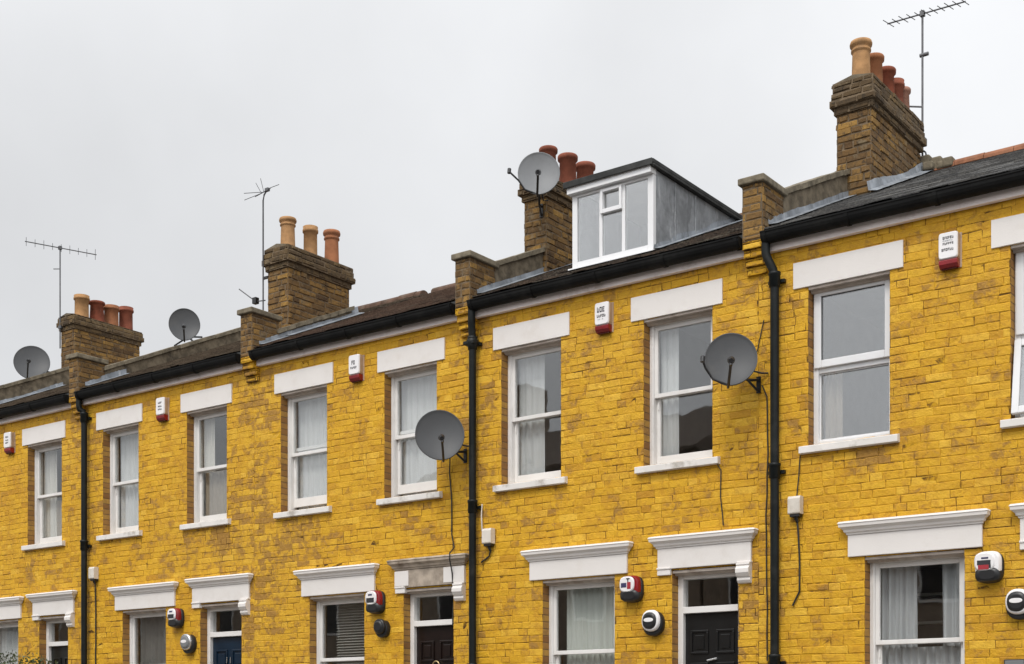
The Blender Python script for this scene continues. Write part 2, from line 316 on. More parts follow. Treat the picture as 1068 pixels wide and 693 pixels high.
ORG = {}
def origin_of(p):
    o = Vector((0, 0, 0))
    while p is not None: o += p.location; p = p.parent
    return o
def obj(name, mb, mats, parent=None, bevel=0.0, loc=None, recalc=True):
    me = bpy.data.meshes.new(name)
    base = origin_of(parent) if parent is not None else Vector(loc or (0, 0, 0))
    me.from_pydata([(v[0]-base.x, v[1]-base.y, v[2]-base.z) for v in mb.v], [], mb.f)
    if not isinstance(mats, (list, tuple)): mats = [mats]
    for m in mats: me.materials.append(M[m] if isinstance(m, str) else m)
    me.polygons.foreach_set('material_index', mb.mi); me.polygons.foreach_set('use_smooth', mb.sm)
    at = me.attributes.new('tint', 'FLOAT', 'FACE'); at.data.foreach_set('value', mb.ti)
    if recalc:
        bm = bmesh.new(); bm.from_mesh(me); bmesh.ops.recalc_face_normals(bm, faces=bm.faces); bm.to_mesh(me); bm.free()
    me.update()
    o = bpy.data.objects.new(name, me); COL.objects.link(o)
    if parent is not None: o.parent = parent
    else: o.location = base
    if bevel:
        md = o.modifiers.new('bevel', 'BEVEL'); md.width = bevel; md.segments = 2; md.limit_method = 'ANGLE'; md.angle_limit = R(40)
    return o
def tag(o, label, cat, group=None):
    o['label'] = label; o['category'] = cat
    if group: o['group'] = group
    return o
def thing(name, label, cat, loc, group=None):
    o = bpy.data.objects.new(name, None); o.empty_display_size = 0.2; COL.objects.link(o); o.location = loc
    return tag(o, label, cat, group)
def struct(name, mb, mats, **k):
    o = obj(name, mb, mats, **k); o['kind'] = 'structure'; return o

# ------------------------------------------------------------------ bricks as real relief
BH = 0.075
def sub_rect(r, h):
    x0, x1, z0, z1 = r; a, b, c, d = h
    if a >= x1 or b <= x0 or c >= z1 or d <= z0: return [r]
    out = []
    if a > x0: out.append((x0, a, z0, z1))
    if b < x1: out.append((b, x1, z0, z1))
    xa, xb = max(x0, a), min(x1, b)
    if c > z0: out.append((xa, xb, z0, c))
    if d < z1: out.append((xa, xb, d, z1))
    return out
def brick_face(mb, o, u, n, u0, u1, z0, z1, holes=(), relief=(0.0015, 0.0075), gap=0.0026, jit=0.003, m=0, phase=0.0, wavy=0.009, rough=1.0, seed=0, header=0.42, fill=0.1):
    """bricks on the plane o + u*s + z*k, raised along n"""
    o, u, n = Vector(o), Vector(u), Vector(n); k = Vector((0, 0, 1))
    rg = random.Random(seed); r0 = int(math.floor(z0/BH))-1; r1 = int(math.ceil(z1/BH))+1
    def wz(s, z): return wavy*(noise.noise(Vector((s*0.9+seed*3.1, z*0.7, 3.3))) + 0.5*noise.noise(Vector((s*3.0, z*2.0, 8.8+seed))))
    for r in range(r0, r1):
        s = u0 - rg.uniform(0, 0.22)
        while s < u1:
            w = (0.1125 if rg.random() < header else 0.225)*rg.uniform(0.93, 1.08)
            rects = [(max(s, u0), min(s+w, u1), max(r*BH, z0), min((r+1)*BH, z1))]
            s += w
            if rects[0][1]-rects[0][0] < 0.015 or rects[0][3]-rects[0][2] < 0.012: continue
            for h in holes: rects = [q for rc in rects for q in sub_rect(rc, h)]
            ti = min(1, max(0, rg.gauss(0.55, 0.24)))
            for a, b, c, d in rects:
                if b-a < 0.018 or d-c < 0.015: continue
                rl = rg.uniform(*relief); ins = 0.0035*rough*rg.uniform(0.7, 2.4)
                def eg(): return gap*(rg.uniform(0.0, 0.25) if rg.random() < fill else rg.uniform(0.45, 2.0))
                gl, gr, gb, gt = eg(), eg(), eg(), eg()
                cs = []
                for (x, z) in ((a+gl, c+gb), (b-gr, c+gb), (b-gr, d-gt), (a+gl, d-gt)):
                    cs.append((x + rg.uniform(-jit, jit), z + rg.uniform(-jit, jit)*0.8 + (wz(x, z) if z0+0.1 < z < z1-0.1 else 0)))
                mx_, mz_ = (a+b)/2, (c+d)/2
                outer = [o + u*x + k*z for x, z in cs]
                inner = [o + u*(x - math.copysign(ins, x-mx_)) + k*(z - math.copysign(ins*0.8, z-mz_)) + n*(rl + rg.uniform(-0.0012, 0.0012)*rough) for x, z in cs]
                mb.mesh(outer+inner, [(0, 1, 5, 4), (1, 2, 6, 5), (2, 3, 7, 6), (3, 0, 4, 7), (4, 5, 6, 7)], m, ti)
def brick_block(mb, x0, x1, y0, y1, z0, z1, m=0, mm=1, seed=0, sides='fblr', relief=(0.003, 0.016), jit=0.007):
    mb.box(x0, x1, y0, y1, z0, z1, mm)
    kw = dict(m=m, relief=relief, jit=jit, gap=0.005, wavy=0.0, rough=1.6)
    if 'f' in sides: brick_face(mb, (0, y0, 0), (1, 0, 0), (0, -1, 0), x0, x1, z0, z1, seed=seed, **kw)
    if 'b' in sides: brick_face(mb, (0, y1, 0), (1, 0, 0), (0, 1, 0), x0, x1, z0, z1, seed=seed+1, **kw)
    if 'l' in sides: brick_face(mb, (x0, 0, 0), (0, 1, 0), (-1, 0, 0), y0, y1, z0, z1, seed=seed+2, **kw)
    if 'r' in sides: brick_face(mb, (x1, 0, 0), (0, 1, 0), (1, 0, 0), y0, y1, z0, z1, seed=seed+3, **kw)

def plate_holes(mb, x0, x1, z0, z1, y, holes, m):
    xs = sorted({x0, x1} | {v for h in holes for v in h[:2] if x0 < v < x1}); zs = sorted({z0, z1} | {v for h in holes for v in h[2:] if z0 < v < z1})
    for a, b in zip(xs, xs[1:]):
        for c, d in zip(zs, zs[1:]):
            if any(h[0] < (a+b)/2 < h[1] and h[2] < (c+d)/2 < h[3] for h in holes): continue
            mb.face([(a, y, c), (b, y, c), (b, y, d), (a, y, d)], m)
def cornice(mb, x0, x1, y, prof, m=0):
    """moulding with returned ends; prof: (projection, z) from bottom to top"""
    vs = []
    for d, z in prof: vs += [(x0-d, y+0.02, z), (x0-d, y-d, z), (x1+d, y-d, z), (x1+d, y+0.02, z)]
    n = len(prof)
    mb.mesh(vs, [(4*i+j, 4*i+j+1, 4*i+j+5, 4*i+j+4) for i in range(n-1) for j in range(3)], m)
    mb.mesh(vs, [(0, 3, 2, 1), tuple(4*(n-1)+j for j in range(4))], m)

# ------------------------------------------------------------------ ground
b = MB(); b.box(-400, 400, -400, 400, -0.6, -0.16); struct('ground', b, 'earth')
b = MB(); b.box(-120, 120, -9.8, -2.6, -0.4, -0.10); struct('road', b, 'asphalt')
for y0, y1 in ((-2.6, 0.3), (-15.2, -9.8)):
    b = MB(); b.box(-120, 120, y0, y1, -0.4, 0.02); struct('pavement', b, 'paving')
    yk = y0-0.14 if y0 > -5 else y1
    b = MB(); b.box(-120, 120, yk, yk+0.14, -0.4, 0.025); struct('kerb', b, 'kerb')

# ------------------------------------------------------------------ houses
PX = [-2.37, -5.965, -9.545, -13.09, -16.72, -20.42]      # party walls, right to left
DZ = [0.0, 0.01, 0.03, 0.04, 0.04]
SL = 0.4525
EY, EZ, RY = -0.10, 6.345, 3.5                            # eaves edge, its height, ridge depth
def roofz(y): return EZ + SL*(y-EY)
HEAD_U, SILL_U, HEAD_G, SILL_G, STEP = 5.738, 4.235, 3.135, 1.52, 0.55
FR = 0.115                                                # depth of the reveal

def ring(mb, x0, x1, z0, z1, y0, y1, l, r, bt, tp, m=0, tilt=None):
    mb.box(x0, x0+l, y0, y1, z0, z1, m); mb.box(x1-r, x1, y0, y1, z0, z1, m)
    mb.box(x0+l, x1-r, y0, y1, z0, z0+bt, m); mb.box(x0+l, x1-r, y0, y1, z1-tp, z1, m)

def window(root, x0, x1, z0, z1, rail, kind='sash', open_=0.0, glass='glass', frame='whitewood', sx=(0.09, 0.085), sill=True, swing=0.0):
    b = MB(); y = FR
    fw = 0.052
    b.box(x0+0.002, x0+fw, y, y+0.115, z0, z1); b.box(x1-fw, x1-0.002, y, y+0.115, z0, z1)
    b.box(x0+fw, x1-fw, y, y+0.115, z1-0.055, z1-0.002)
    if kind == 'sash': b.box(x0+0.03, x0+0.045, y-0.012, y, z0, z1-0.02)
    w = obj('window', b, frame, root, 0.004)
    a, c = x0+fw, x1-fw
    if kind == 'sash':
        us = MB(); yu = y+0.014
        ring(us, a, c, rail-0.02, z1-0.055, yu, yu+0.04, 0.038, 0.038, 0.042, 0.045)
        u = obj('sash', us, frame, w, 0.004)
        g = MB(); g.box(a+0.03, c-0.03, yu+0.017, yu+0.023, rail+0.01, z1-0.09); obj('pane', g, glass, w)
        ls = MB(); yl = yu+0.046; lo = z0+0.002+open_
        ring(ls, a, c, lo, rail+0.022+open_, yl, yl+0.04, 0.04, 0.04, 0.110, 0.042)
        for hx in (a+0.02,): ls.box(hx, hx+0.014, yl-0.016, yl, rail-0.14, rail-0.06)
        obj('sash', ls, frame, w, 0.004)
        g = MB(); g.box(a+0.03, c-0.03, yl+0.017, yl+0.023, lo+0.10, rail+open_); obj('pane', g, glass, w)
    else:
        # plastic casement: projecting top light over a fixed lower light
        b2 = MB(); b2.box(a, c, y+0.01, y+0.10, z0, z0+0.05); obj('bottom_rail', b2, frame, w, 0.004); b2 = MB(); b2.box(a, c, y+0.012, y+0.10, rail-0.035, rail+0.03); obj('transom', b2, frame, w, 0.004)
        us = MB(); ring(us, x0+0.014, x1-0.014, rail+0.012, z1-0.014, y-0.022, y+0.03, 0.072, 0.072, 0.072, 0.068)
        u = obj('casement', us, frame, w, 0.006)
        g = MB(); g.box(x0+0.08, x1-0.08, y+0.004, y+0.012, rail+0.08, z1-0.08); obj('pane', g, glass, w)
        gs = MB(); ring(gs, x0+0.083, x1-0.083, rail+0.081, z1-0.079, y-0.006, y+0.003, 0.007, 0.007, 0.007, 0.007); obj('gasket', gs, 'blackpl', w)
        if swing:
            # bottom-hung lower light, leaning outwards
            hh = rail-0.045-z0-0.02
            ls = MB(); ring(ls, x0+0.014, x1-0.014, 0, hh, -0.05, 0.0, 0.06, 0.06, 0.06, 0.06)
            gl = MB(); gl.box(x0+0.07, x1-0.07, -0.028, -0.022, 0.055, hh-0.055)
            for q in (ls, gl):
                q.v = [(vx, y - 0.004 + vy*math.cos(swing) - (hh-vz)*math.sin(swing), z0+0.02+hh - (hh-vz)*math.cos(swing) - vy*math.sin(swing)) for vx, vy, vz in q.v]
            obj('casement', ls, frame, w, 0.005); obj('pane', gl, glass, w)
        else:
            g = MB(); g.box(a-0.005, c+0.005, y+0.05, y+0.058, z0+0.04, rail-0.03); obj('pane', g, glass, w)
            gs = MB(); ring(gs, a, c, z0+0.05, rail-0.035, y+0.036, y+0.046, 0.012, 0.012, 0.02, 0.012); obj('bead', gs, frame, w)
    if sill:
        s = MB(); p = 0.062
        s.prism_x([(-p, z0-0.082), (-p, z0-0.016), (-0.02, z0-0.006), (y+0.06, z0+0.002), (y+0.06, z0-0.082), (-p+0.03, z0-0.082), (-p+0.024, z0-0.074), (-p+0.014, z0-0.074)], x0-sx[0], x1+sx[1])
        obj('sill', s, 'sillw', w, 0.005)
    return w

def lintel(root, x0, x1, z0, z1):
    b = MB(); b.prism_x([(-0.020, z0), (-0.020, z1), (0.02, z1), (0.02, z0+0.0), (FR+0.05, z0), (FR+0.05, z0-0.002), (-0.016, z0-0.002)], x0, x1)
    return obj('lintel', b, 'white', root, 0.004)

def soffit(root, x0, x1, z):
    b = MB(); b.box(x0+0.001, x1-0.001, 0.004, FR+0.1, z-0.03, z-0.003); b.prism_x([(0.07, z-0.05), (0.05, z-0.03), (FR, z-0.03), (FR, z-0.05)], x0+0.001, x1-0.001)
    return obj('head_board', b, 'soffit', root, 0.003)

def door(root, x0, x1, leaf, name_fit):
    y = FR+0.02; z0, zt = STEP, 2.735
    b = MB()
    b.box(x0+0.004, x1-0.004, y+0.03, y+0.075, z0, zt-0.035)
    w = x1-x0; px = [(x0+0.125, x0+w/2-0.045), (x0+w/2+0.045, x1-0.125)]
    for (pa, pb) in px:
        for (pz0, pz1) in ((2.29, 2.53), (1.62, 2.20), (0.75, 1.40)):
            # raised mould round a sunk field
            for (q0, q1, r0, r1) in ((pa, pb, pz1-0.022, pz1), (pa, pb, pz0, pz0+0.022), (pa, pa+0.022, pz0+0.022, pz1-0.022), (pb-0.022, pb, pz0+0.022, pz1-0.022)):
                b.box(q0, q1, y+0.014, y+0.029, r0, r1)
            b.box(pa+0.05, pb-0.05, y+0.02, y+0.0295, pz0+0.05, pz1-0.05)
    d = obj('door', b, leaf, root, 0.006)
    f = MB(); fw = 0.062
    f.box(x0+0.002, x0+fw, y-0.02, y+0.09, z0, HEAD_G-0.03); f.box(x1-fw, x1-0.002, y-0.02, y+0.09, z0, HEAD_G-0.03)
    f.box(x0+fw, x1-fw, y-0.018, y+0.09, HEAD_G-0.085, HEAD_G-0.03); f.box(x0+fw, x1-fw, y-0.026, y+0.09, zt-0.032, zt+0.032)
    obj('door_frame', f, 'whitewood', d, 0.004)
    g = MB(); g.box(x0+fw-0.01, x1-fw+0.01, y+0.03, y+0.036, zt+0.03, HEAD_G-0.08); obj('fanlight_pane', g, 'glass', d)
    k = MB(); cx = (x0+x1)/2
    if name_fit == 'knocker':
        k.tube([(cx+0.05*math.cos(t_*math.pi/8), y+0.004, 2.24+0.05*math.sin(t_*math.pi/8)) for t_ in range(0, 9)], 0.009, 8); k.box(cx-0.02, cx+0.02, y-0.01, y+0.03, 2.20, 2.245)
        obj('door_knocker', k, 'brass', d, 0.003)
    elif name_fit == 'number':
        for sx_ in (-0.05, 0.02): k.tube([(cx+sx_, y+0.012, 2.35), (cx+sx_+0.004, y+0.012, 2.43)], 0.008, 6)
        obj('door_number', k, 'chrome', d)
    else:
        k.tube([(cx-0.05, y+0.012, 2.22), (cx+0.06, y+0.012, 2.24)], 0.012, 8); k.lathe((cx, y+0.005, 2.10), [(0.001, -0.025), (0.022, -0.015), (0.026, 0), (0.02, 0.015), (0.001, 0.022)], 12)
        obj('door_knocker', k, 'chrome', d)
    h = MB(); h.tube([(x1-0.12, y+0.03, 1.55), (x1-0.12, y-0.03, 1.55)], 0.012, 8); h.lathe((x1-0.12, y-0.04, 1.55), [(0.001, -0.028), (0.026, -0.012), (0.026, 0.012), (0.001, 0.028)], 12)
    obj('door_handle', h, 'chrome', d)
    return d

COR = [(0.0, 0.0), (0.012, 0.0), (0.014, 0.018), (0.03, 0.026), (0.036, 0.05), (0.062, 0.075), (0.07, 0.078), (0.074, 0.112), (0.082, 0.116), (0.07, 0.135), (0.0, 0.15)]
def head_moulding(root, x0, x1, zb, zt, mat, stubs=None, cracked=False):
    """plain frieze with a moulded cornice; stubs: (left width, right width) of end blocks over a door"""
    zc = zt-0.13
    b = MB(); b.box(x0, x1, -0.03, FR+0.06, zb, zc)
    nm = 'door_hood' if stubs else 'window_hood'
    h = obj(nm, b, mat if not cracked else 'oldstone', root, 0.005)
    c = MB(); cornice(c, x0, x1, -0.03, [(d*0.92, zc+z*0.87) for d, z in COR])
    obj('cornice', c, mat if not cracked else 'oldstone', h, 0.002)
    if stubs:
        lw, rw = stubs
        s = MB(); s.box(x0-0.001, x0+lw, -0.034, 0.02, zb-0.062, zb+0.0-0.002); s.box(x0-0.004, x0+lw+0.004, -0.044, 0.02, zb-0.004, zb+0.016)
        if cracked: s.box(x0-0.003, x0+lw+0.06, -0.042, 0.02, zb+0.018, zc-0.015)
        obj('end_block', s, mat, h, 0.005)
        s = MB(); xa, xb = x1-rw, x1+0.001
        prof = [(0.01, zb-0.20), (-0.03, zb-0.195), (-0.05, zb-0.165), (-0.045, zb-0.14), (-0.062, zb-0.13), (-0.085, zb-0.095), (-0.085, zb-0.055), (-0.062, zb-0.03), (-0.072, zb-0.018), (-0.072, zb-0.002), (0.01, zb-0.002)]
        s.prism_x(prof, xa, xb); s.box(xa-0.006, xb+0.006, -0.05, 0.01, zb-0.001, zb+0.018)
        if cracked: s.prism_x([(-0.036, zb+0.02), (-0.038, zc-0.012), (0.01, zc-0.012), (0.01, zb+0.02)], xa-0.16, xb+0.002)
        obj('console', s, mat, h, 0.006)
    return h

def slates(mb, x0, x1, gauge, wid, seed, lift=0.016, hole=None, y1=RY, m=0):
    rg = random.Random(seed); L = (y1-EY)/math.cos(math.atan(SL)); ca = math.cos(math.atan(SL)); sa = math.sin(math.atan(SL))
    nrm = Vector((0, -sa, ca)); n = int(L/gauge)+1
    for r in range(n):
        s0 = r*gauge; s1 = min(s0+gauge+0.05, L+0.03)
        x = x0 - (wid*0.5 if r % 2 else 0) - rg.uniform(0, 0.03)
        while x < x1:
            w = wid*rg.uniform(0.96, 1.03); a, b_ = max(x+0.002, x0), min(x+w-0.002, x1); x += w
            if b_-a < 0.02: continue
            ym = EY + (s0+s1)/2*ca
            if hole and a < hole[1] and b_ > hole[0] and hole[2] < ym < hole[3]: continue
            j = rg.uniform(-0.010, 0.010); lf = lift*rg.uniform(0.8, 1.5); th = 0.009*rg.uniform(0.9, 1.6)
            sk = rg.uniform(-0.004, 0.004)
            def P(xx, s, h): return Vector((xx, EY + s*ca, EZ + s*sa)) + nrm*h
            v = [P(a, s0+j+sk, lf), P(b_, s0+j-sk, lf*rg.uniform(0.85, 1.15)), P(b_, s1, 0.004), P(a, s1, 0.004)]
            lo = [q - nrm*th for q in v]
            mb.mesh(v+lo, [(0, 1, 2, 3), (0, 4, 5, 1), (1, 5, 6, 2), (3, 7, 4, 0)], m, min(1, max(0, rg.gauss(0.5, 0.25))))

def pot(root, x, y, z, h, r, mat, style=0, rgs=0):
    b = MB()
    if style == 0:     # roll top with neck bands
        pr = [(r*1.12, -0.03), (r*1.10, 0.02), (r*1.03, 0.05), (r*0.95, h*0.72), (r*0.96, h*0.74), (r*1.10, h*0.76), (r*1.10, h*0.80), (r*1.0, h*0.82), (r*1.0, h*0.86), (r*1.2, h*0.89), (r*1.24, h*0.94), (r*1.15, h), (r*0.92, h), (r*0.86, h*0.9), (r*0.84, h*0.4)]
    elif style == 1:   # plain tapering with rim
        pr = [(r*1.05, -0.03), (r*1.04, 0.02), (r*0.92, h*0.86), (r*1.14, h*0.88), (r*1.16, h*0.97), (r*1.08, h), (r*0.86, h), (r*0.8, h*0.9), (r*0.8, h*0.4)]
    else:              # square shouldered
        pr = [(r*1.02, -0.03), (r*0.98, h*0.2), (r*0.96, h*0.8), (r*1.12, h*0.82), (r*1.13, h*0.90), (r*1.03, h*0.91), (r*1.08, h), (r*0.85, h), (r*0.8, h*0.9), (r*0.8, h*0.4)]
    b.lathe((x, y, z), pr, 22)
    b.lathe((x, y, z+h*0.42), [(r*0.82, 0), (0.001, 0)], 22, 1)
    return obj('chimney_pot', b, [mat, 'soot'], root)

def chimney(root, x0, x1, y0, y1, zb, zt, seed, pots, cap=0.30, flue='stock'):
    b = MB(); zc = zt-cap
    brick_block(b, x0, x1, y0, y1, zb, zc, 0, 1, seed)
    lev = [(0.025, BH), (0.06, BH), (0.045, BH), (0.035, cap-3*BH-0.01)]
    z = zc
    for i, (p, h) in enumerate(lev):
        brick_block(b, x0-p, x1+p, y0-p, y1+p, z, z+h-0.001, 2, 1, seed+10*i+5); z += h
    c = obj('chimney', b, [flue, 'mortar', 'stockdark'], root)
    f = MB(); n = 10
    for i in range(n):       # lumpy mortar flaunching round the pots
        ya, yb = y0-0.03+(y1-y0+0.06)*i/n, y0-0.03+(y1-y0+0.06)*(i+1)/n
        ha, hb = 0.035+0.02*math.sin(i*1.7), 0.035+0.02*math.sin((i+1)*1.7)
        xm = (x0+x1)/2
        f.mesh([(x0-0.03, ya, zt-0.01), (xm, ya, zt+ha), (x1+0.03, ya, zt-0.01), (x0-0.03, yb, zt-0.01), (xm, yb, zt+hb), (x1+0.03, yb, zt-0.01)], [(0, 1, 4, 3), (1, 2, 5, 4), (0, 2, 1), (3, 4, 5)])
    obj('mortar_bed', f, 'cement', c)
    for (y, h, r, mat, st) in pots: pot(c, (x0+x1)/2, y, zt+0.015, h, r, mat, st)
    return c

def gutter(root, x0, x1):
    b = MB(); c, r = (-0.132, 6.275), 0.073
    pr = [(c[0]+r, c[1]+0.012), (c[0]+r, c[1])] + [(c[0]+r*math.cos(t), c[1]-r*1.25*math.sin(t)) for t in [math.pi*k/10 for k in range(1, 10)]] + [(c[0]-r, c[1]), (c[0]-r-0.008, c[1]+0.004), (c[0]-r-0.008, c[1]+0.016), (c[0]-r+0.006, c[1]+0.016)]
    b.prism_x(pr, x0, x1)
    for xx in [x0+0.02+i*(x1-x0-0.07)/4 for i in range(5)]:
        b.prism_x([(c[0]+(r+0.008)*math.cos(t), c[1]-(r*1.25+0.008)*math.sin(t)) for t in [math.pi*k/10 for k in range(0, 11)]], xx, xx+0.035)
    return obj('gutter', b, 'black', root)

def drainpipe(root, xo, xp, zk, hopper=False):
    b = MB(); r = 0.042
    path = [(xo, -0.130, 6.22), (xo, -0.130, 6.10), (xo+(xp-xo)*0.2, -0.124, 6.05), (xp-(xp-xo)*0.15, -0.09, zk+0.10), (xp, -0.078, zk+0.02), (xp, -0.078, 0.1)]
    b.tube(path, [r*1.0]*6, 14)
    p = obj('drainpipe', b, 'pipe', root)
    for z in (zk, zk-1.83, zk-3.66):
        c = MB(); c.lathe((xp, -0.078, z), [(r, -0.07), (r*1.28, -0.065), (r*1.28, 0.045), (r*1.4, 0.05), (r*1.4, 0.075), (r, 0.08)], 14)
        c.box(xp-0.085, xp+0.085, -0.045, -0.008, z-0.02, z+0.012)
        obj('pipe_collar', c, 'pipe', p)
    if hopper:
        c = MB(); c.box(xp-0.09, xp+0.06, -0.14, -0.02, zk-0.015, zk+0.025); c.lathe((xp, -0.078, zk), [(r*1.2, -0.05), (r*1.7, 0.0), (r*1.7, 0.03), (r, 0.07)], 14)
        obj('pipe_junction', c, 'pipe', p, 0.006)
    return p

def curtain(x0, x1, z0, z1, mat, label, waves=9, amp=0.018, y=FR+0.15, name='curtain', gather=None, skew=0.0):
    b = MB(); nx, nz_ = waves*6, 6; ph = rnd.uniform(0, 6)
    vs = []
    for j in range(nz_+1):
        t = j/nz_; z = z0+(z1-z0)*t
        for i in range(nx+1):
            s = i/nx; xr = x1
            if gather: xr = x0 + (x1-x0)*(gather + (1-gather)*(abs(t-0.25)**0.7 if t > 0.25 else 0.15))
            x = x0+(xr-x0)*s + skew*(1-t)*(0.5-s)
            yy = y + amp*math.sin(ph + s*waves*2*math.pi + 0.6*math.sin(s*9+ph)) * (0.75+0.25*math.sin(3*t+ph)) + 0.4*amp*math.sin(s*waves*4.3+ph*2+t)
            vs.append((x, yy, z))
    b.mesh(vs, [(j*(nx+1)+i, j*(nx+1)+i+1, (j+1)*(nx+1)+i+1, (j+1)*(nx+1)+i) for j in range(nz_) for i in range(nx)], 0, 0.5, True)
    o = obj(name, b, mat, None, loc=((x0+x1)/2, y, z0), recalc=False)
    return tag(o, label, 'curtain', 'curtains in the windows')

# openings of each house: upper windows, ground window, door
H = [
    dict(up=[(-5.447, -4.648), (-3.567, -2.768)], gw=(-4.886, -3.965), dr=(-3.300, -2.545), lt=[(-5.592, -4.518), (-3.727, -2.62)], gh=(-5.041, -3.805), dh=(-3.480, -2.42)),
    dict(up=[(-9.101, -8.299), (-7.262, -6.469)], gw=(-8.539, -7.617), dr=(-6.928, -6.184), lt=[(-9.203, -8.180), (-7.406, -6.352)], gh=(-8.697, -7.452), dh=(-7.084, -6.034)),
    dict(up=[(-12.599, -11.791), (-10.843, -10.035)], gw=(-12.088, -11.167), dr=(-10.541, -9.786), lt=[(-12.698, -11.677), (-10.939, -9.907)], gh=(-12.209, -10.984), dh=(-10.646, -9.606)),
    dict(up=[(-16.218, -15.425), (-14.403, -13.612)], gw=(-15.774, -14.840), dr=(-14.132, -13.327), lt=[(-16.350, -15.331), (-14.511, -13.501)], gh=(-15.916, -14.633), dh=(-14.266, -13.163)),
    dict(up=[(-19.84, -19.04), (-18.040, -17.191)], gw=(-19.22, -18.287), dr=(-17.748, -17.040), lt=[(-19.97, -18.94), (-18.155, -17.091)], gh=(-19.38, -18.191), dh=(-17.879, -16.877)),
]
LAB = ['yellow painted brick terraced house at the right with grey slate roof and five pot chimney',
       'yellow painted brick terraced house with white framed dormer window in its roof and black door',
       'yellow painted brick terraced house with cracked grey stone door hood and brown tile roof',
       'yellow painted brick terraced house with blue front door and dark brown tiled roof',
       'yellow painted brick terraced house at the far left with four pot chimney and hedge below']
ROOFM = ['slate', 'mossy', 'brown', 'darktile', 'darktile']
HOUSE = []
for i in range(5):
    xl, xr = PX[i+1], PX[i]
    root = thing('terraced_house', LAB[i], 'house', (xl, 0, DZ[i]), 'terrace of yellow houses'); HOUSE.append(root)
    dz0 = DZ[i]
    h = H[i]
    # shapes below are laid out at street height 0 and then lifted with the house
    root.location.z = 0
    xa = xl + 0.10 if False else xl
    holes = [(a, c, SILL_U, HEAD_U) for a, c in h['up']] + [(h['gw'][0], h['gw'][1], SILL_G, HEAD_G), (h['dr'][0], h['dr'][1], STEP-0.02, HEAD_G)]
    wb = MB(); WT = 6.212
    plate_holes(wb, xl, xr, -0.25, WT, 0.0, holes, 1)
    brick_face(wb, (0, 0, 0), (1, 0, 0), (0, -1, 0), xl, xr, 0.0, WT-0.001, [(a-0.0, c+0.0, d, e) for a, c, d, e in holes], seed=100+i, fill=0.5, relief=(0.001, 0.006), jit=0.0038, rough=1.5)
    for a, c, d, e in holes:
        wb.face([(a, 0, d), (a, 0.24, d), (a, 0.24, e), (a, 0, e)], 2); wb.face([(c, 0, d), (c, 0.24, d), (c, 0.24, e), (c, 0, e)], 2)
        wb.face([(a, 0.003, d-0.001), (c, 0.003, d-0.001), (c, 0.24, d-0.001), (a, 0.24, d-0.001)], 1); wb.face([(a, 0.003, e), (c, 0.003, e), (c, 0.24, e), (a, 0.24, e)], 1)
    # corbelled courses under the parapet pier
    px0, px1 = (xl-0.105, xl+0.105) if i < 4 else (xl+0.001, xl+0.105)
    for k, p in enumerate((0.135, 0.105, 0.072, 0.036)):
        z1 = 6.25-k*BH
        brick_block(wb, px0, px1, -p, -0.001, z1-BH+0.002, z1, 0, 1, 40+i*7+k, 'flr', (0.003, 0.008), 0.002)
    # back and side walls
    wb.face([(xl, 7.1, -0.25), (xr, 7.1, -0.25), (xr, 7.1, WT), (xl, 7.1, WT)], 3)
    for xs in ([xr] if i == 0 else []) + ([xl] if i == 4 else []):
        wb.face([(xs, 0, -0.25), (xs, 7.1, -0.25), (xs, 7.1, WT), (xs, RY, 7.9), (xs, 0, WT)], 3)
    obj('wall', wb, ['yellow', 'joint', 'reveal', 'stock'], root, recalc=False)
    # rooms behind the windows
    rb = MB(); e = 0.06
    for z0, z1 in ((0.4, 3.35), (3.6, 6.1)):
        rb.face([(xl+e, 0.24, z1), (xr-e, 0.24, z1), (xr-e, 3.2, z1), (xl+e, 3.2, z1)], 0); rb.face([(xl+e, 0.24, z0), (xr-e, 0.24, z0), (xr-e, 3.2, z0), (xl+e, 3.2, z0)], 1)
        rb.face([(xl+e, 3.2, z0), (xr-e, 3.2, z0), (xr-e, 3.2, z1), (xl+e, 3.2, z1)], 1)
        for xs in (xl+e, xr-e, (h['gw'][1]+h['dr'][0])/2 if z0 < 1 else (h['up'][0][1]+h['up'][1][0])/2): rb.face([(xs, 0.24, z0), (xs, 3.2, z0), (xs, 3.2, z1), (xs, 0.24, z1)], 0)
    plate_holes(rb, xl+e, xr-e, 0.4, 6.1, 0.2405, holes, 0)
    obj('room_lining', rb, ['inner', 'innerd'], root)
    # windows
    for k, (a, c) in enumerate(h['up']):
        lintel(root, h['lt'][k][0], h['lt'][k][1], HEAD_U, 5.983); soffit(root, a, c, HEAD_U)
        pl = i == 0
        op = {(2, 0): 0.07, (2, 1): 0.06}.get((i, k), 0.0)
        window(root, a, c, SILL_U, HEAD_U, 4.965, 'casement' if pl else 'sash', op, 'pglass' if pl else 'glass', 'upvc' if pl else 'whitewood', swing=R(9) if (i, k) == (0, 1) else 0.0, sx=(0.075, 0.09) if i else (0.07, 0.095))
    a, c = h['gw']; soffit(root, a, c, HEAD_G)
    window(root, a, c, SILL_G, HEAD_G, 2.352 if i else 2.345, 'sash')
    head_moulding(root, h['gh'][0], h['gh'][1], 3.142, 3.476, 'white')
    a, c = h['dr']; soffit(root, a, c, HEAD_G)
    door(root, a, c, ['dblack', 'dblack', 'dbrown', 'dblue', 'ddark'][i], ['knob', 'knob', 'knocker', 'number', 'knob'][i])
    head_moulding(root, h['dh'][0], h['dh'][1], 3.152, 3.492, 'white', (0.15, 0.14), i == 2)
    sb = MB()
    for k in range(3): sb.box(a-0.15, c+0.15, -0.9+0.3*k, 0.2-0.001*k, 0.02 if k == 0 else 0.02+0.18*k, 0.2+0.175*k - (0.001*k))
    obj('doorstep', sb, 'step_', root, 0.01)
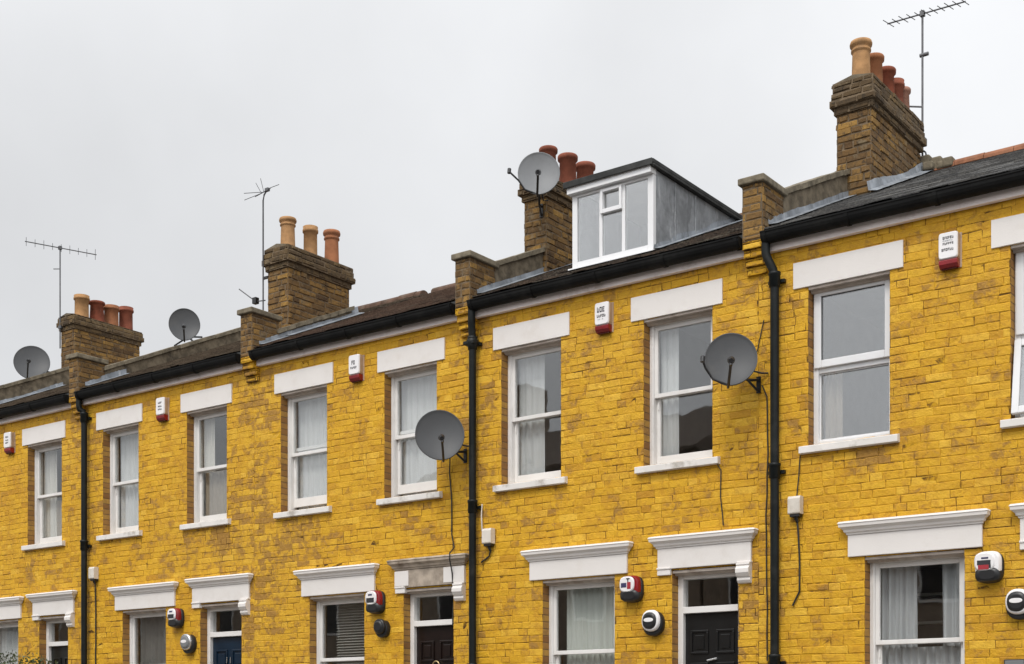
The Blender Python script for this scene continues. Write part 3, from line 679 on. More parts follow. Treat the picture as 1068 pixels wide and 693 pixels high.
    # eaves
    fb = MB(); fb.box(xl+0.11, xr-0.11, -0.066, -0.0105, 6.128, 6.33); fo = obj('eaves_board', fb, 'fascia', root, 0.003)
    gutter(root, xl+0.115, xr-0.115)
    # roof
    hole = (-8.40, -7.40, 0.45, 2.2) if i == 1 else None
    ro = MB(); X0, X1 = xl+0.1, xr-0.1
    slates(ro, X0, X1, {0: 0.19, 1: 0.105, 2: 0.10, 3: 0.11, 4: 0.12}[i], {0: 0.26, 1: 0.17, 2: 0.165, 3: 0.18, 4: 0.2}[i], 300+i, 0.016 if i else 0.012, hole)
    def slab(xa_, xb_, ya, yb):
        ro.mesh([(x, y, roofz(y)-d) for d in (0.012, 0.05) for (x, y) in ((xa_, ya), (xb_, ya), (xb_, yb), (xa_, yb))], [(0, 1, 2, 3), (7, 6, 5, 4), (0, 4, 5, 1), (2, 6, 7, 3), (1, 5, 6, 2), (3, 7, 4, 0)], 1)
    if hole:
        slab(X0, hole[0], EY, RY); slab(hole[1], X1, EY, RY); slab(hole[0], hole[1], EY, 0.45); slab(hole[0], hole[1], 2.2, RY)
    else: slab(X0, X1, EY, RY)
    zr = roofz(RY)
    ro.mesh([(X0, RY, zr), (X1, RY, zr), (X1, 7.3, 6.2), (X0, 7.3, 6.2)], [(0, 1, 2, 3)], 0, 0.5)
    roof = obj('roof', ro, [ROOFM[i], 'felt'], root)
    rt = MB(); x = X0; kk = 0
    while x < X1-0.05:
        w = min(0.33, X1-x); lf = rnd.uniform(0, 0.012)
        pr = [(RY+0.11*math.cos(t), zr-0.035+lf+0.095*math.sin(t)) for t in [math.pi*q/8 for q in range(9)]] + [(RY-0.09, zr-0.04), (RY+0.09, zr-0.04)]
        rt.prism_x(pr, x+0.003, x+w-0.003); x += w
    obj('ridge_tiles', rt, 'ridgeO' if i == 0 else 'ridgeB', roof)
    # parapet on the left party wall with its pier at the front
    hgt = {0: 0.27, 1: 0.27, 2: 0.10, 3: 0.17, 4: 0.27}[i]; yend = {0: 3.55, 1: 3.4, 2: 1.7, 3: 3.4, 4: 2.5}[i]; y0 = 0.32
    p0, p1 = xl-0.105, xl+0.105
    pb = MB()
    pb.prism_x([(y0, roofz(y0)-0.35), (y0, roofz(y0)+hgt), (yend, roofz(yend)+hgt), (yend, roofz(yend)-0.35)], p0, p1, 0)
    par = obj('parapet', pb, 'cement', root, 0.01)
    cp = MB(); n = 9
    for k in range(n):
        ya, yb = y0-0.02+(yend-y0+0.05)*k/n, y0-0.02+(yend-y0+0.05)*(k+1)/n; lf = rnd.uniform(0, 0.008)
        cp.prism_x([(ya+0.004, roofz(ya)+hgt+lf), (ya+0.004, roofz(ya)+hgt+0.055+lf), (yb-0.004, roofz(yb)+hgt+0.055+lf), (yb-0.004, roofz(yb)+hgt+lf)], p0-0.03, p1+0.03)
    obj('coping', cp, 'coping', par, 0.008)
    pi = MB(); brick_block(pi, p0, p1, -0.135, 0.33, 6.252, 6.795, 0, 1, 70+i, 'fblr', (0.003, 0.009), 0.003)
    pier = obj('pier', pi, ['stock', 'mortar'], root)
    pc = MB(); pc.box(p0-0.035, p1+0.035, -0.175, 0.37, 6.795, 6.862); obj('coping', pc, 'coping', pier, 0.012)
    if True:
        fl = MB(); ye = min(yend, {3: 0.7, 4: 2.2}.get(i, 3.4)); n = 46; rg = random.Random(5+i); prev = None
        for k in range(n+1):
            y = -0.02+(ye+0.02)*k/n; wdt = 0.10+0.05*noise.noise(Vector((y*1.1, i, 0)))+rg.uniform(-0.01, 0.01); up = 0.085+0.04*noise.noise(Vector((y*1.0, i, 5)))+rg.uniform(-0.005, 0.005)
            q = [(p1+0.006, y, max(roofz(y)+up, roofz(y)+0.03)), (p1+0.012, y, roofz(y)+0.035), (p1+wdt, y, roofz(y)+0.026)]
            if prev: fl.mesh(prev+q, [(0, 1, 4, 3), (1, 2, 5, 4)])
            prev = q
        obj('flashing', fl, 'lead', roof)
    for o_ in root.children_recursive: pass
    root.location.z = dz0

# chimneys
A, B_, C_, D_, E_ = HOUSE
def lifted(root, fn):
    z = root.location.z; root.location.z = 0; r = fn(); root.location.z = z; return r
lifted(A, lambda: chimney(A, -5.985, -5.60, 1.92, 3.38, 6.6, 8.54, 1, [(2.12, 0.46, 0.098, 'potbuff', 0), (2.48, 0.44, 0.10, 'pottan', 1), (2.83, 0.43, 0.10, 'potdark', 1), (3.12, 0.41, 0.095, 'potred', 2), (3.34, 0.40, 0.085, 'potpink', 1)], 0.35))
lifted(B_, lambda: chimney(B_, -9.72, -9.395, 1.28, 2.62, 6.5, 8.16, 2, [(1.55, 0.43, 0.10, 'potred', 1), (1.97, 0.48, 0.11, 'potred', 1), (2.36, 0.50, 0.115, 'potred', 1)], 0.26))
lifted(C_, lambda: chimney(C_, -13.41, -13.035, 0.54, 1.70, 6.3, 7.87, 3, [(0.72, 0.41, 0.095, 'potbuff', 0), (1.14, 0.42, 0.095, 'potbuff', 2), (1.55, 0.48, 0.098, 'pottan', 0)], 0.30))
lifted(E_, lambda: chimney(E_, -20.73, -20.36, 2.46, 3.86, 6.6, 8.73, 4, [(2.75, 0.40, 0.125, 'potbuff', 2), (3.07, 0.37, 0.125, 'potdark', 1), (3.38, 0.37, 0.13, 'pottan', 2), (3.70, 0.42, 0.125, 'potred', 2)], 0.26))
# lead at the foot of two stacks
def foot_lead(root, x, y0, y1):
    b = MB(); rg = random.Random(9); prev = None
    for k in range(25):
        y = y0+(y1-y0)*k/24; nn = 0.6*noise.noise(Vector((y*1.4, x, 0)))
        q = [(x+0.022, y, roofz(y)+0.13+0.07*nn+rg.uniform(-0.005, 0.005)), (x+0.04, y, roofz(y)+0.05), (x+0.17+0.06*noise.noise(Vector((y*1.5, x, 4)))+rg.uniform(-0.02, 0.02), y, roofz(y)+0.03)]
        if prev: b.mesh(prev+q, [(0, 1, 4, 3), (1, 2, 5, 4)])
        prev = q
    roof = [c for c in root.children if c.name.startswith('roof')][0]
    obj('flashing', b, 'lead', roof)
lifted(A, lambda: foot_lead(A, -5.60, 1.75, 3.45)); lifted(C_, lambda: foot_lead(C_, -13.035, 0.45, 1.85))
def broken_ridge():
    b = MB(); rg = random.Random(2)
    for k in range(5): b.box(-5.62+0.07*k, -5.5+0.07*k, 3.36+rg.uniform(-0.05, 0.05), 3.6, 7.95, 8.10+rg.uniform(-0.05, 0.07) - 0.015*k)
    roof = [c for c in A.children if c.name.startswith('roof')][0]
    obj('ridge_upstand', b, 'coping', roof, 0.02)
lifted(A, broken_ridge)
# drainpipes
lifted(A, lambda: drainpipe(A, -5.825, -5.757, 5.84)); lifted(B_, lambda: drainpipe(B_, -9.42, -9.448, 5.84, True)); lifted(D_, lambda: drainpipe(D_, -16.60, -16.55, 5.93))

# dormer on the second house
def dormer():
    x0, x1, yf, zb, zt = -8.42, -7.385, 0.40, 6.585, 7.455
    yb = EY+(zt-EZ)/SL
    b = MB()
    for xs, s in ((x0, 1), (x1, -1)):
        b.mesh([(xs, yf+0.05, roofz(yf+0.05)-0.03), (xs, yf+0.05, zt), (xs, yb, zt), (xs+s*0.04, yf+0.05, roofz(yf+0.05)-0.03), (xs+s*0.04, yf+0.05, zt), (xs+s*0.04, yb, zt)], [(0, 2, 1), (3, 4, 5), (0, 1, 4, 3), (1, 2, 5, 4), (0, 3, 5, 2)])
    b.mesh([(x0+0.05, 1.75, zb), (x1-0.05, 1.75, zb), (x1-0.05, 1.75, zt), (x0+0.05, 1.75, zt), (x0+0.05, yf+0.07, zb), (x1-0.05, yf+0.07, zb), (x0+0.05, yf+0.07, zt-0.001), (x1-0.05, yf+0.07, zt-0.001)], [(0, 1, 2, 3), (0, 1, 5, 4), (2, 3, 6, 7)], 1)
    # lead seams on the cheek
    for yy in (0.85, 1.3):
        b.tube([(x1+0.004, yy, roofz(yy)+0.02), (x1+0.004, yy, zt-0.01)], 0.010, 6, 0)
    d = obj('dormer', b, ['leadd', 'inner'], B_)
    r = MB(); r.box(x0-0.07, x1+0.05, yf-0.09, yb+0.2, zt+0.03, zt+0.075); r.box(x0-0.06, x1+0.04, yf-0.10, yf-0.085, zt+0.008, zt+0.08)
    r.box(x1+0.005, x1+0.052, yf-0.08, yb, zt+0.002, zt+0.029); obj('dormer_roof', r, 'felt', d, 0.008)
    w = MB(); w.box(x0-0.03, x1+0.005, yf-0.07, yf+0.05, zt-0.055, zt+0.028)
    ring(w, x0, x1, zb, zt-0.056, yf-0.005, yf+0.055, 0.065, 0.07, 0.075, 0.03)
    w.box(x0-0.03, x1+0.02, yf-0.05, yf+0.02, zb-0.03, zb+0.004)
    ia, ib = x0+0.065, x1-0.07; m1, m2 = ia+0.285, ia+0.575; zl, zh = zb+0.075, zt-0.086
    w.box(m1, m1+0.04, yf-0.001, yf+0.05, zl, zh); w.box(m2, m2+0.04, yf-0.001, yf+0.05, zl, zh)
    ztr = zl+(zh-zl)*0.64
    fr = obj('window_frame', w, 'upvc', d, 0.005)
    s = MB(); ring(s, m1+0.03, m2+0.01, ztr, zh+0.005, yf-0.03, yf+0.02, 0.03, 0.03, 0.045, 0.03); obj('top_light', s, 'upvc', d, 0.004)
    for (pa, pb_, qa, qb) in ((ia, m1, zl, zh), (m1+0.04, m2, zl, ztr), (m1+0.05, m2-0.01, ztr+0.04, zh-0.02), (m2+0.04, ib, zl, zh)):
        g = MB(); g.box(pa-0.003, pb_+0.003, yf+0.012, yf+0.02, qa-0.003, qb+0.003); obj('pane', g, 'dglass', d)
    a = MB(); rg = random.Random(4); prev = None       # lead apron under the window and up the cheek
    for k in range(13):
        y = yf+(yb-yf)*k/12; q = [(x1+0.006, y, roofz(y)+0.085+rg.uniform(-0.02, 0.03)), (x1+0.012, y, roofz(y)+0.04), (x1+0.10+rg.uniform(-0.02, 0.03), y, roofz(y)+0.03)]
        if prev: a.mesh(prev+q, [(0, 1, 4, 3), (1, 2, 5, 4)])
        prev = q
    a.mesh([(x0-0.1, yf-0.02, zb-0.01), (x1+0.1, yf-0.02, zb-0.01), (x1+0.1, yf-0.16, roofz(yf-0.16)+0.03), (x0-0.1, yf-0.16, roofz(yf-0.16)+0.03)], [(0, 1, 2, 3)])
    obj('flashing', a, 'lead', d)
lifted(B_, dormer)

# ------------------------------------------------------------------ curtains and blinds
def up(i, k): return H[i]['up'][k]
CT = HEAD_U-0.04
def cur(i, win, f0, f1, mat, label, zr=None, **kw):
    a, c = win; zz = zr or (SILL_U+0.02, CT)
    return curtain(a+0.05+(c-a-0.1)*f0, a+0.05+(c-a-0.1)*f1, zz[0]+DZ[i], zz[1]+DZ[i], mat, label, **kw)
GZ = (SILL_G+0.02, HEAD_G-0.05)
cur(0, up(0, 0), 0.0, 0.26, 'browncloth', 'thin beige curtain in the big paned plastic window at right', (SILL_U+0.02, 4.95), waves=3)
cur(1, up(1, 1), 0.0, 0.30, 'net', 'white curtain strip in the window left of the dish beside the pipe', waves=3)
cur(1, up(1, 0), 0.0, 0.50, 'net', 'white curtain hanging at left in the sash below the dormer', waves=4)
cur(2, up(2, 1), 0.0, 1.0, 'net', 'white net curtain across the open sash behind the dish', (4.93, CT), waves=7, amp=0.012)
cur(2, up(2, 1), 0.0, 1.0, 'net', 'white net curtain low in the open sash behind the dish', (SILL_U+0.05, 4.93), waves=6, amp=0.02)
cur(2, up(2, 0), 0.0, 1.0, 'net', 'white net curtain filling the open sash above the slatted blind', waves=8, amp=0.014)
cur(3, up(3, 1), 0.0, 0.32, 'drape', 'cream curtain at left in the sash above the blue door', (4.95, CT), waves=3)
cur(3, up(3, 1), 0.0, 1.0, 'browncloth', 'beige curtain drawn across the lower sash above the blue door', (SILL_U+0.02, 4.95), waves=6)
cur(3, up(3, 0), 0.0, 1.0, 'net', 'pale net curtain filling the sash right of the far left drainpipe', waves=8)
cur(4, up(4, 1), 0.0, 0.42, 'drape', 'cream curtain at left in the far left upper sash', waves=4)
cur(4, up(4, 1), 0.42, 1.0, 'browncloth', 'dark beige curtain low in the far left upper sash', (SILL_U+0.02, 4.9), waves=4)
cur(0, H[0]['gw'], 0.0, 0.42, 'greycloth', 'grey curtain left of the gap in the ground window at right', (2.3, GZ[1]), waves=6, amp=0.028)
cur(0, H[0]['gw'], 0.70, 1.0, 'greycloth', 'grey curtain right of the gap in the ground window at right', (2.3, GZ[1]), waves=3, amp=0.028)
cur(0, H[0]['gw'], 0.0, 1.0, 'greycloth', 'grey curtain across the bottom of the ground window at right', (SILL_G+0.02, 2.30), waves=11, amp=0.024)
cur(1, H[1]['gw'], 0.12, 1.0, 'greennet', 'greenish white net curtain in the ground window left of the black door', GZ, waves=10, amp=0.016)
cur(3, H[3]['gw'], 0.0, 1.0, 'darkcloth', 'dark grey curtain in the ground window left of the blue door', GZ, waves=9, amp=0.022)
cur(4, H[4]['gw'], 0.0, 1.0, 'net', 'white net curtain in the ground window behind the hedge', GZ, waves=9)
a, c = H[2]['gw']; b = MB(); z = SILL_G+0.03
while z < HEAD_G-0.06:
    b.mesh([(a+0.06+0.14, FR+0.15, z), (c-0.06, FR+0.15, z), (c-0.06, FR+0.19, z+0.022), (a+0.06+0.14, FR+0.19, z+0.022), (a+0.2, FR+0.152, z-0.003), (c-0.06, FR+0.152, z-0.003), (c-0.06, FR+0.192, z+0.019), (a+0.2, FR+0.192, z+0.019)], [(0, 1, 2, 3), (4, 7, 6, 5), (0, 4, 5, 1), (2, 6, 7, 3)]); z += 0.034
for xx in (a+0.3, c-0.16): b.tube([(xx, FR+0.172, SILL_G+0.02), (xx, FR+0.172, HEAD_G-0.05)], 0.003, 5)
tag(obj('venetian_blind', b, 'slat', None, loc=((a+c)/2, FR+0.17, SILL_G)), 'grey slatted blind in the ground window beside the red sided alarm', 'blind')
# shelf seen in the gap between the grey curtains
t = thing('bookcase', 'dark bookcase in the gap between the grey curtains of the ground window', 'bookcase', (-4.28, 0.95, 0.4))
b = MB(); b.box(-4.75, -3.9, 0.95, 1.2, 0.4, 3.0); obj('carcass', b, 'innerd', t)
for z in (2.3, 2.55, 2.82):
    b = MB(); b.box(-4.74, -3.91, 0.80, 0.949, z, z+0.025); obj('shelf', b, 'slat', t)

# ------------------------------------------------------------------ alarms, boxes, cables
def marks(mb, x0, x1, z, h, y, rg, n, fill=0.8):
    x = x0; w = (x1-x0)/n
    for k in range(n):
        if rg.random() < fill:
            a, b_ = x+w*0.12, x+w*0.88
            mb.box(a, a+w*0.22, y, y+0.001, z, z+h)
            q = rg.random()
            if q < 0.75: mb.box(a+w*0.23, b_, y, y+0.001, z+h*0.78, z+h)
            if q > 0.3: mb.box(a+w*0.23, b_, y, y+0.001, z, z+h*0.22)
            if q > 0.55: mb.box(b_-w*0.2, b_, y, y+0.001, z+h*0.23, z+h*0.77)
            else: mb.box(a+w*0.23, b_-w*0.1, y, y+0.001, z+h*0.4, z+h*0.6)
        x += w
def bell_box(x, z, label, style):
    """tall white sounder with a red lens along its foot"""
    W_, Hh, D = 0.175, 0.31, 0.085
    t = thing('alarm_box', label, 'alarm', (x, 0, z), 'upper alarm boxes')
    b = MB(); b.loft(x, z+Hh*0.12, [(-0.012, 1.0, 0), (-D*0.80, 0.985, 0)], W_, Hh*0.78, 28, 9, 0, False); obj('casing', b, 'alarms', t)
    b = MB(); b.loft(x, z+Hh*0.12, [(-D*0.80, 0.986, 0), (-D, 0.95, 0), (-D-0.004, 0.90, 0)], W_, Hh*0.78, 28, 9, 0)
    # casing sides and back plate tan, cover white
    obj('cover', b, 'alarmw', t)
    bp = MB(); bp.box(x-W_/2+0.006, x+W_/2+0.012, -0.0125, -0.0, z-Hh*0.5, z+Hh*0.5); obj('back_plate', bp, 'alarms', t, 0.004)
    r = MB(); r.prism_x([(-0.012, z-Hh*0.27), (-D*0.98, z-Hh*0.27), (-D*0.94, z-Hh*0.40), (-D*0.6, z-Hh*0.5), (-0.012, z-Hh*0.5)], x-W_/2*0.95, x+W_/2*0.95); obj('lens', r, 'red', t, 0.010)
    u = MB(); u.box(x-W_/2*0.8, x+W_/2*0.8, -D*0.62, -0.012, z-Hh*0.535, z-Hh*0.501); obj('sounder_grille', u, 'darkred', t, 0.006)
    rg = random.Random(int(abs(x)*100)); y = -D-0.006; l, r_ = x-W_*0.32, x+W_*0.30
    lines = {0: [(0.01, 0, 0.092, 0.024, 6), (0.01, 0, 0.042, 0.020, 6), (0, 0, -0.012, 0.024, 6)], 1: [(0, -0.01, 0.050, 0.055, 3), (0, 0, -0.002, 0.030, 5)],
             2: [(0.02, -0.03, 0.035, 0.05, 2), (0, 0, -0.015, 0.026, 5)], 3: [(0.02, -0.01, 0.070, 0.024, 3), (0.02, -0.01, 0.024, 0.018, 4), (0.02, -0.01, -0.016, 0.020, 4)]}[style]
    for (da, db, dz, hh, n) in lines:
        m = MB(); marks(m, l+da, r_+db, z+dz, hh, y, rg, n, 1); obj('lettering', m, 'ink', t)
    if style in (0, 1):
        m = MB(); marks(m, l+0.01, r_-0.01, z+0.073 if style == 0 else z-0.028, 0.010, y, rg, 5, 0.8); obj('small_print', m, 'inkg', t)
    return t
bell_box(-4.085, 5.785, 'white red footed alarm box nearest the right edge, between two white lintels', 0)
bell_box(-7.725, 5.84, 'white red footed alarm box below the dormer, with two rows of dark lettering', 1)
bell_box(-11.26, 5.865, 'white red footed alarm box between the net curtained open sashes', 2)
bell_box(-14.86, 5.868, 'white red footed alarm box right of the far left drainpipe', 3)
bell_box(-18.45, 5.855, 'white red footed alarm box at the left edge of the terrace', 3)

def hex_alarm(x, z, label, side, dark_front, sc=1.0):
    """rounded wall sounder: coloured body, pale front, dark foot"""
    t = thing('alarm_sounder', label, 'alarm', (x, 0, z), 'lower alarm sounders')
    W_, Hh = 0.225*sc, 0.26*sc
    b = MB(); b.loft(x, z, [(-0.004, 1.05, -0.010), (-0.05, 1.06, -0.010), (-0.052, 1.0, -0.006)], W_, Hh, 30, 3.0); obj('back_plate', b, 'blackpl', t)
    b = MB(); b.loft(x, z+0.006, [(-0.053, 0.99, 0), (-0.098, 0.95, 0), (-0.112, 0.85, 0)], W_, Hh*0.96, 30, 3.2); obj('body', b, side, t)
    b = MB(); b.loft(x-0.020, z+0.034, [(-0.09, 0.80, 0), (-0.118, 0.78, 0), (-0.126, 0.68, 0)], W_, Hh*0.80, 30, 2.9); obj('front_cover', b, 'alarmw', t)
    b = MB(); b.loft(x, z-Hh*0.30, [(-0.0535, 1.03, 0), (-0.115, 0.90, 0), (-0.122, 0.6, 0)], W_, Hh*0.50, 24, 3); obj('sounder_foot', b, 'blackpl', t)
    x -= 0.014; z += 0.026
    m = MB(); y = -0.129; rg = random.Random(int(-x*10))
    if dark_front == 'navy':
        m.box(x-0.070, x-0.006, y, y+0.003, z-0.022, z+0.024, 0); m.box(x+0.004, x+0.046, y, y+0.003, z-0.040, z+0.030, 1); m.box(x+0.008, x+0.018, y-0.001, y+0.003, z+0.031, z+0.066, 2); m.box(x-0.006, x+0.034, y-0.001, y+0.003, z+0.060, z+0.070, 2)
    elif dark_front == 'smile':
        m.box(x-0.066, x+0.050, y, y+0.003, z-0.020, z+0.020, 2); m.box(x-0.058, x+0.034, y, y+0.003, z-0.060, z-0.0205, 1); m.box(x+0.0345, x+0.052, y-0.0005, y+0.003, z-0.050, z-0.0205, 2); m.box(x-0.03, x+0.03, y, y+0.003, z+0.032, z+0.046, 0)
    else:
        m.box(x-0.068, x+0.052, y, y+0.003, z-0.045, z+0.010, 2); m.box(x-0.04, x+0.02, y, y+0.003, z+0.038, z+0.056, 0)
    obj('emblem', m, ['navy', 'redink', 'ink'], t)
    return t
hex_alarm(-3.735, 2.965, 'white fronted black backed alarm sounder right of the curtained ground window', 'alarmw', 'smile')
hex_alarm(-7.375, 2.99, 'white and red alarm sounder left of the black door', 'red', 'navy')
hex_alarm(-10.935, 3.045, 'red sided alarm sounder beside the slatted blind window', 'red', 'plain')
hex_alarm(-14.56, 3.025, 'red sided alarm sounder left of the blue door', 'red', 'plain', 0.95)

def round_bell(x, z, label, ringm, centre, d=0.215):
    t = thing('alarm_bell', label, 'alarm', (x, 0, z), 'round alarm bells')
    b = MB(); b.loft(x, z-0.014, [(-0.004, 1.05, -0.006), (-0.070, 1.06, -0.006), (-0.076, 0.98, 0)], d, d*1.12, 30, 2.2); obj('back_plate', b, 'blackpl', t)
    b = MB(); b.loft(x-0.006, z+0.006, [(-0.0765, 0.97, 0), (-0.098, 0.95, 0), (-0.108, 0.88, 0), (-0.112, 0.80, 0)], d, d*1.06, 30, 2.3); obj('rim', b, ringm, t)
    b = MB(); b.loft(x-0.010, z+0.004, [(-0.1125, 0.80, 0), (-0.124, 0.72, 0), (-0.128, 0.55, 0)], d*0.95, d*1.0, 28, 2.3); obj('face', b, centre, t)
    if centre != 'blackpl' or ringm == 'alarmw':
        b = MB(); b.loft(x-0.012, z+0.012, [(-0.1285, 0.55, 0), (-0.131, 0.5, 0)], d*0.95, d*0.36, 20, 2.3); obj('emblem', b, 'alarmw', t)
    return t
round_bell(-3.475, 2.635, 'round white rimmed alarm bell at the right edge', 'alarmw', 'blackpl')
round_bell(-7.12, 2.635, 'round white rimmed black faced bell immediately left of the black door', 'alarmw', 'blackpl')
round_bell(-10.835, 2.735, 'round all black alarm bell beside the slatted blind window', 'blackpl', 'blackpl', 0.175)
round_bell(-14.31, 2.675, 'round silver alarm bell immediately left of the blue door', 'chrome', 'dishl')

def junction(x, z, label, down):
    t = thing('junction_box', label, 'cable box', (x, 0, z), 'cable boxes by the drainpipes')
    b = MB(); b.prism_x([(-0.010, z-0.085), (-0.085, z-0.085), (-0.09, z-0.07), (-0.09, z+0.06), (-0.075, z+0.085), (-0.010, z+0.085)], x-0.062, x+0.062); obj('cover', b, 'jbox', t, 0.008)
    b = MB(); b.box(x-0.05, x+0.05, -0.075, -0.004, z-0.112, z-0.0855); b.tube([(x, -0.04, z-0.11), (x+0.01, -0.03, z-0.16)], [0.022, 0.014], 8); obj('gland', b, 'blackpl', t, 0.004)
    return t
junction(-5.555, 3.67, 'white cable box on the wall right of the longest drainpipe', 0.4)
junction(-9.245, 3.68, 'white cable box right of the middle drainpipe', 0.1)
junction(-16.37, 3.74, 'white cable box right of the far left drainpipe', 0.1)
def cable(path, r, label, mat='cable'):
    p = [Vector(q) for q in path]; out = []
    for a_, b_ in zip(p, p[1:]):
        n = max(2, int((b_-a_).length/0.09))
        for k in range(n):
            q = a_.lerp(b_, k/n); q.x += 0.010*noise.noise(q*4.0); out.append(q)
    out.append(p[-1])
    b = MB(); b.tube(out, r, 6)
    return tag(obj('cable', b, mat, None, loc=p[-1]), label, 'cable', 'cables on the wall')
cable([(-5.545, -0.03, 3.52), (-5.53, -0.018, 3.2), (-5.525, -0.018, 2.85), (-5.60, -0.016, 2.72)], 0.009, 'black cable dropping from the cable box right of the longest drainpipe')
cable([(-5.52, -0.016, 4.15), (-5.535, -0.018, 3.95), (-5.55, -0.03, 3.755)], 0.006, 'thin cable from the right hand sill down to its cable box')
cable([(-9.225, -0.03, 3.53), (-9.26, -0.02, 3.46), (-9.37, -0.02, 3.40)], 0.010, 'short looped black cable beneath the middle cable box')
cable([(-16.36, -0.03, 3.58), (-16.36, -0.018, 3.2), (-16.37, -0.018, 2.0)], 0.010, 'black cable below the cable box by the far left drainpipe')
cable([(-9.80, -0.05, 4.66), (-9.83, -0.018, 4.45), (-9.80, -0.018, 4.20), (-9.80, -0.018, 3.75), (-9.76, -0.018, 3.60), (-9.75, -0.12, 3.515), (-9.75, -0.12, 3.45), (-9.77, -0.05, 3.30), (-9.78, -0.012, 3.10), (-9.88, 0.12, 3.06), (-9.88, 0.10, 2.72)], 0.008, 'black cable hanging from a dish over the cracked stone door hood')
cable([(-6.40, -0.016, 4.16), (-6.36, -0.016, 4.10), (-6.37, -0.016, 3.85), (-6.34, -0.016, 3.55)], 0.006, 'thin cable between a white sill and the black door hood')
cable([(-5.90, -0.06, 4.86), (-5.87, -0.02, 4.75), (-5.86, -0.016, 4.2), (-5.88, -0.016, 3.6), (-5.86, -0.016, 2.2)], 0.007, 'thin dark cable running down beside the longest drainpipe')
cable([(-5.90, -0.016, 5.50), (-5.97, -0.016, 5.22), (-6.02, -0.016, 5.12)], 0.005, 'thin slanting cable above the dish near the longest drainpipe')
cable([(-9.36, -0.016, 4.05), (-9.355, -0.03, 3.92), (-9.36, -0.016, 3.75)], 0.008, 'pale short cable end right of the middle drainpipe', 'jbox')
t = thing('entry_panel', 'pale grey door entry panel at the bottom right corner', 'intercom', (-3.525, 0, 2.0))
b = MB(); b.box(-3.615, -3.435, -0.035, -0.006, 1.90, 2.15); obj('frame', b, 'blackpl', t, 0.006)
b = MB(); b.box(-3.605, -3.445, -0.042, -0.0355, 1.91, 2.14); obj('plate', b, 'dishl', t, 0.004)

# ------------------------------------------------------------------ satellite dishes
def dish(c, aim, size, mount, label, mat='dish', roll=0.0, side_arm=True, feet=None, reach=1.0):
    """c: centre of the reflector; aim: direction it looks; mount: point the bracket reaches"""
    c = Vector(c); aim = Vector(aim).normalized()
    rgt = Vector((0, 0, 1)).cross(aim).normalized(); upv = aim.cross(rgt).normalized()
    rot = Matrix.Rotation(roll, 3, aim); rgt = rot @ rgt; upv = rot @ upv
    t = thing('satellite_dish', label, 'satellite dish', mount, 'satellite dishes')
    b = MB(); n, rn = 40, 9; W_, Hh = size*0.5, size*0.54; dep = size*0.10
    def P(rr, th, off): 
        w = W_*rr*math.cos(th); h_ = Hh*rr*math.sin(th)
        if h_ < 0: w *= 1-0.10*(h_/Hh)**2
        return c + rgt*w + upv*h_ + aim*(dep*(rr*rr-1) + off)
    vs = [P(max(r_/rn, 0.001), 2*math.pi*k/n, 0.0) for r_ in range(rn+1) for k in range(n)]
    vs += [P(1.03, 2*math.pi*k/n, 0.004) for k in range(n)] + [P(1.035, 2*math.pi*k/n, -0.014) for k in range(n)] + [P(0.98, 2*math.pi*k/n, -0.014) for k in range(n)]
    vs += [P(max(r_/rn, 0.001), 2*math.pi*k/n, -0.012) for r_ in range(rn, -1, -1) for k in range(n)]
    m_ = len(vs)//n
    b.mesh(vs, [(i*n+k, i*n+(k+1) % n, (i+1)*n+(k+1) % n, (i+1)*n+k) for i in range(m_-1) for k in range(n)], 0, 0.5, True)
    obj('reflector', b, mat, t)
    foot = c - upv*Hh*1.0 - aim*0.01; lnb = c + aim*size*0.62 - upv*Hh*0.62
    a = MB(); a.tube([foot - aim*0.05, foot + aim*0.03 - upv*0.01, foot.lerp(lnb, 0.6) - upv*0.02, lnb], 0.014, 8); obj('feed_arm', a, 'blackpl', t)
    l = MB(); back = (c - lnb).normalized(); l.tube([lnb - back*0.05, lnb - back*0.02, lnb + back*0.03, lnb + back*0.055], [0.022, 0.028, 0.028, 0.036], 12); l.tube([lnb - back*0.02, lnb - back*0.02 - upv*0.05], 0.016, 8); obj('receiver', l, 'blackpl', t)
    if side_arm:
        s = MB(); e = c - rgt*W_*1.10*reach - upv*Hh*0.30/reach + aim*0.10
        s.tube([foot, c - rgt*W_*0.62 - upv*Hh*0.88 + aim*0.02, c - rgt*W_*0.95 - upv*Hh*0.52 + aim*0.05, e], 0.011, 8); s.tube([e - upv*0.02, e + upv*0.035], 0.022, 8); obj('side_arm', s, 'blackpl', t)
    hub = c - aim*(dep+0.03); mt = Vector(mount)
    k = MB(); k.tube([hub + aim*0.02, hub - aim*0.05], 0.05, 10)
    elbow = Vector((hub.x*0.35+mt.x*0.65, hub.y*0.45+mt.y*0.55, mt.z-0.02))
    k.tube([hub - aim*0.03, hub - aim*0.06 - Vector((0, 0, 0.05)), elbow, mt], 0.014, 8)
    if feet:
        for fx in feet: k.tube([mt, Vector(fx)], 0.014, 8)
    else:
        k.tube([elbow, Vector((mt.x, mt.y, mt.z-0.12))], 0.012, 6); k.box(mt.x-0.022, mt.x+0.022, mt.y-0.010, mt.y+0.002, mt.z-0.13, mt.z+0.03); k.tube([hub - aim*0.05, mt + Vector((0.05, -0.03, 0.05)), mt + Vector((0.10, 0, 0.05))], 0.009, 6)
    obj('bracket', k, 'blackpl', t)
    return t
dish((-6.075, -0.36, 5.075), (0.50, -0.84, 0.20), 0.485, (-5.955, -0.014, 4.93), 'dark grey satellite dish on the wall left of the longest drainpipe', roll=R(-6))
dish((-9.69, -0.36, 4.81), (0.62, -0.76, 0.20), 0.535, (-9.60, -0.014, 4.67), 'dark grey satellite dish on the wall by the open sash with net curtain', side_arm=False, roll=R(8))
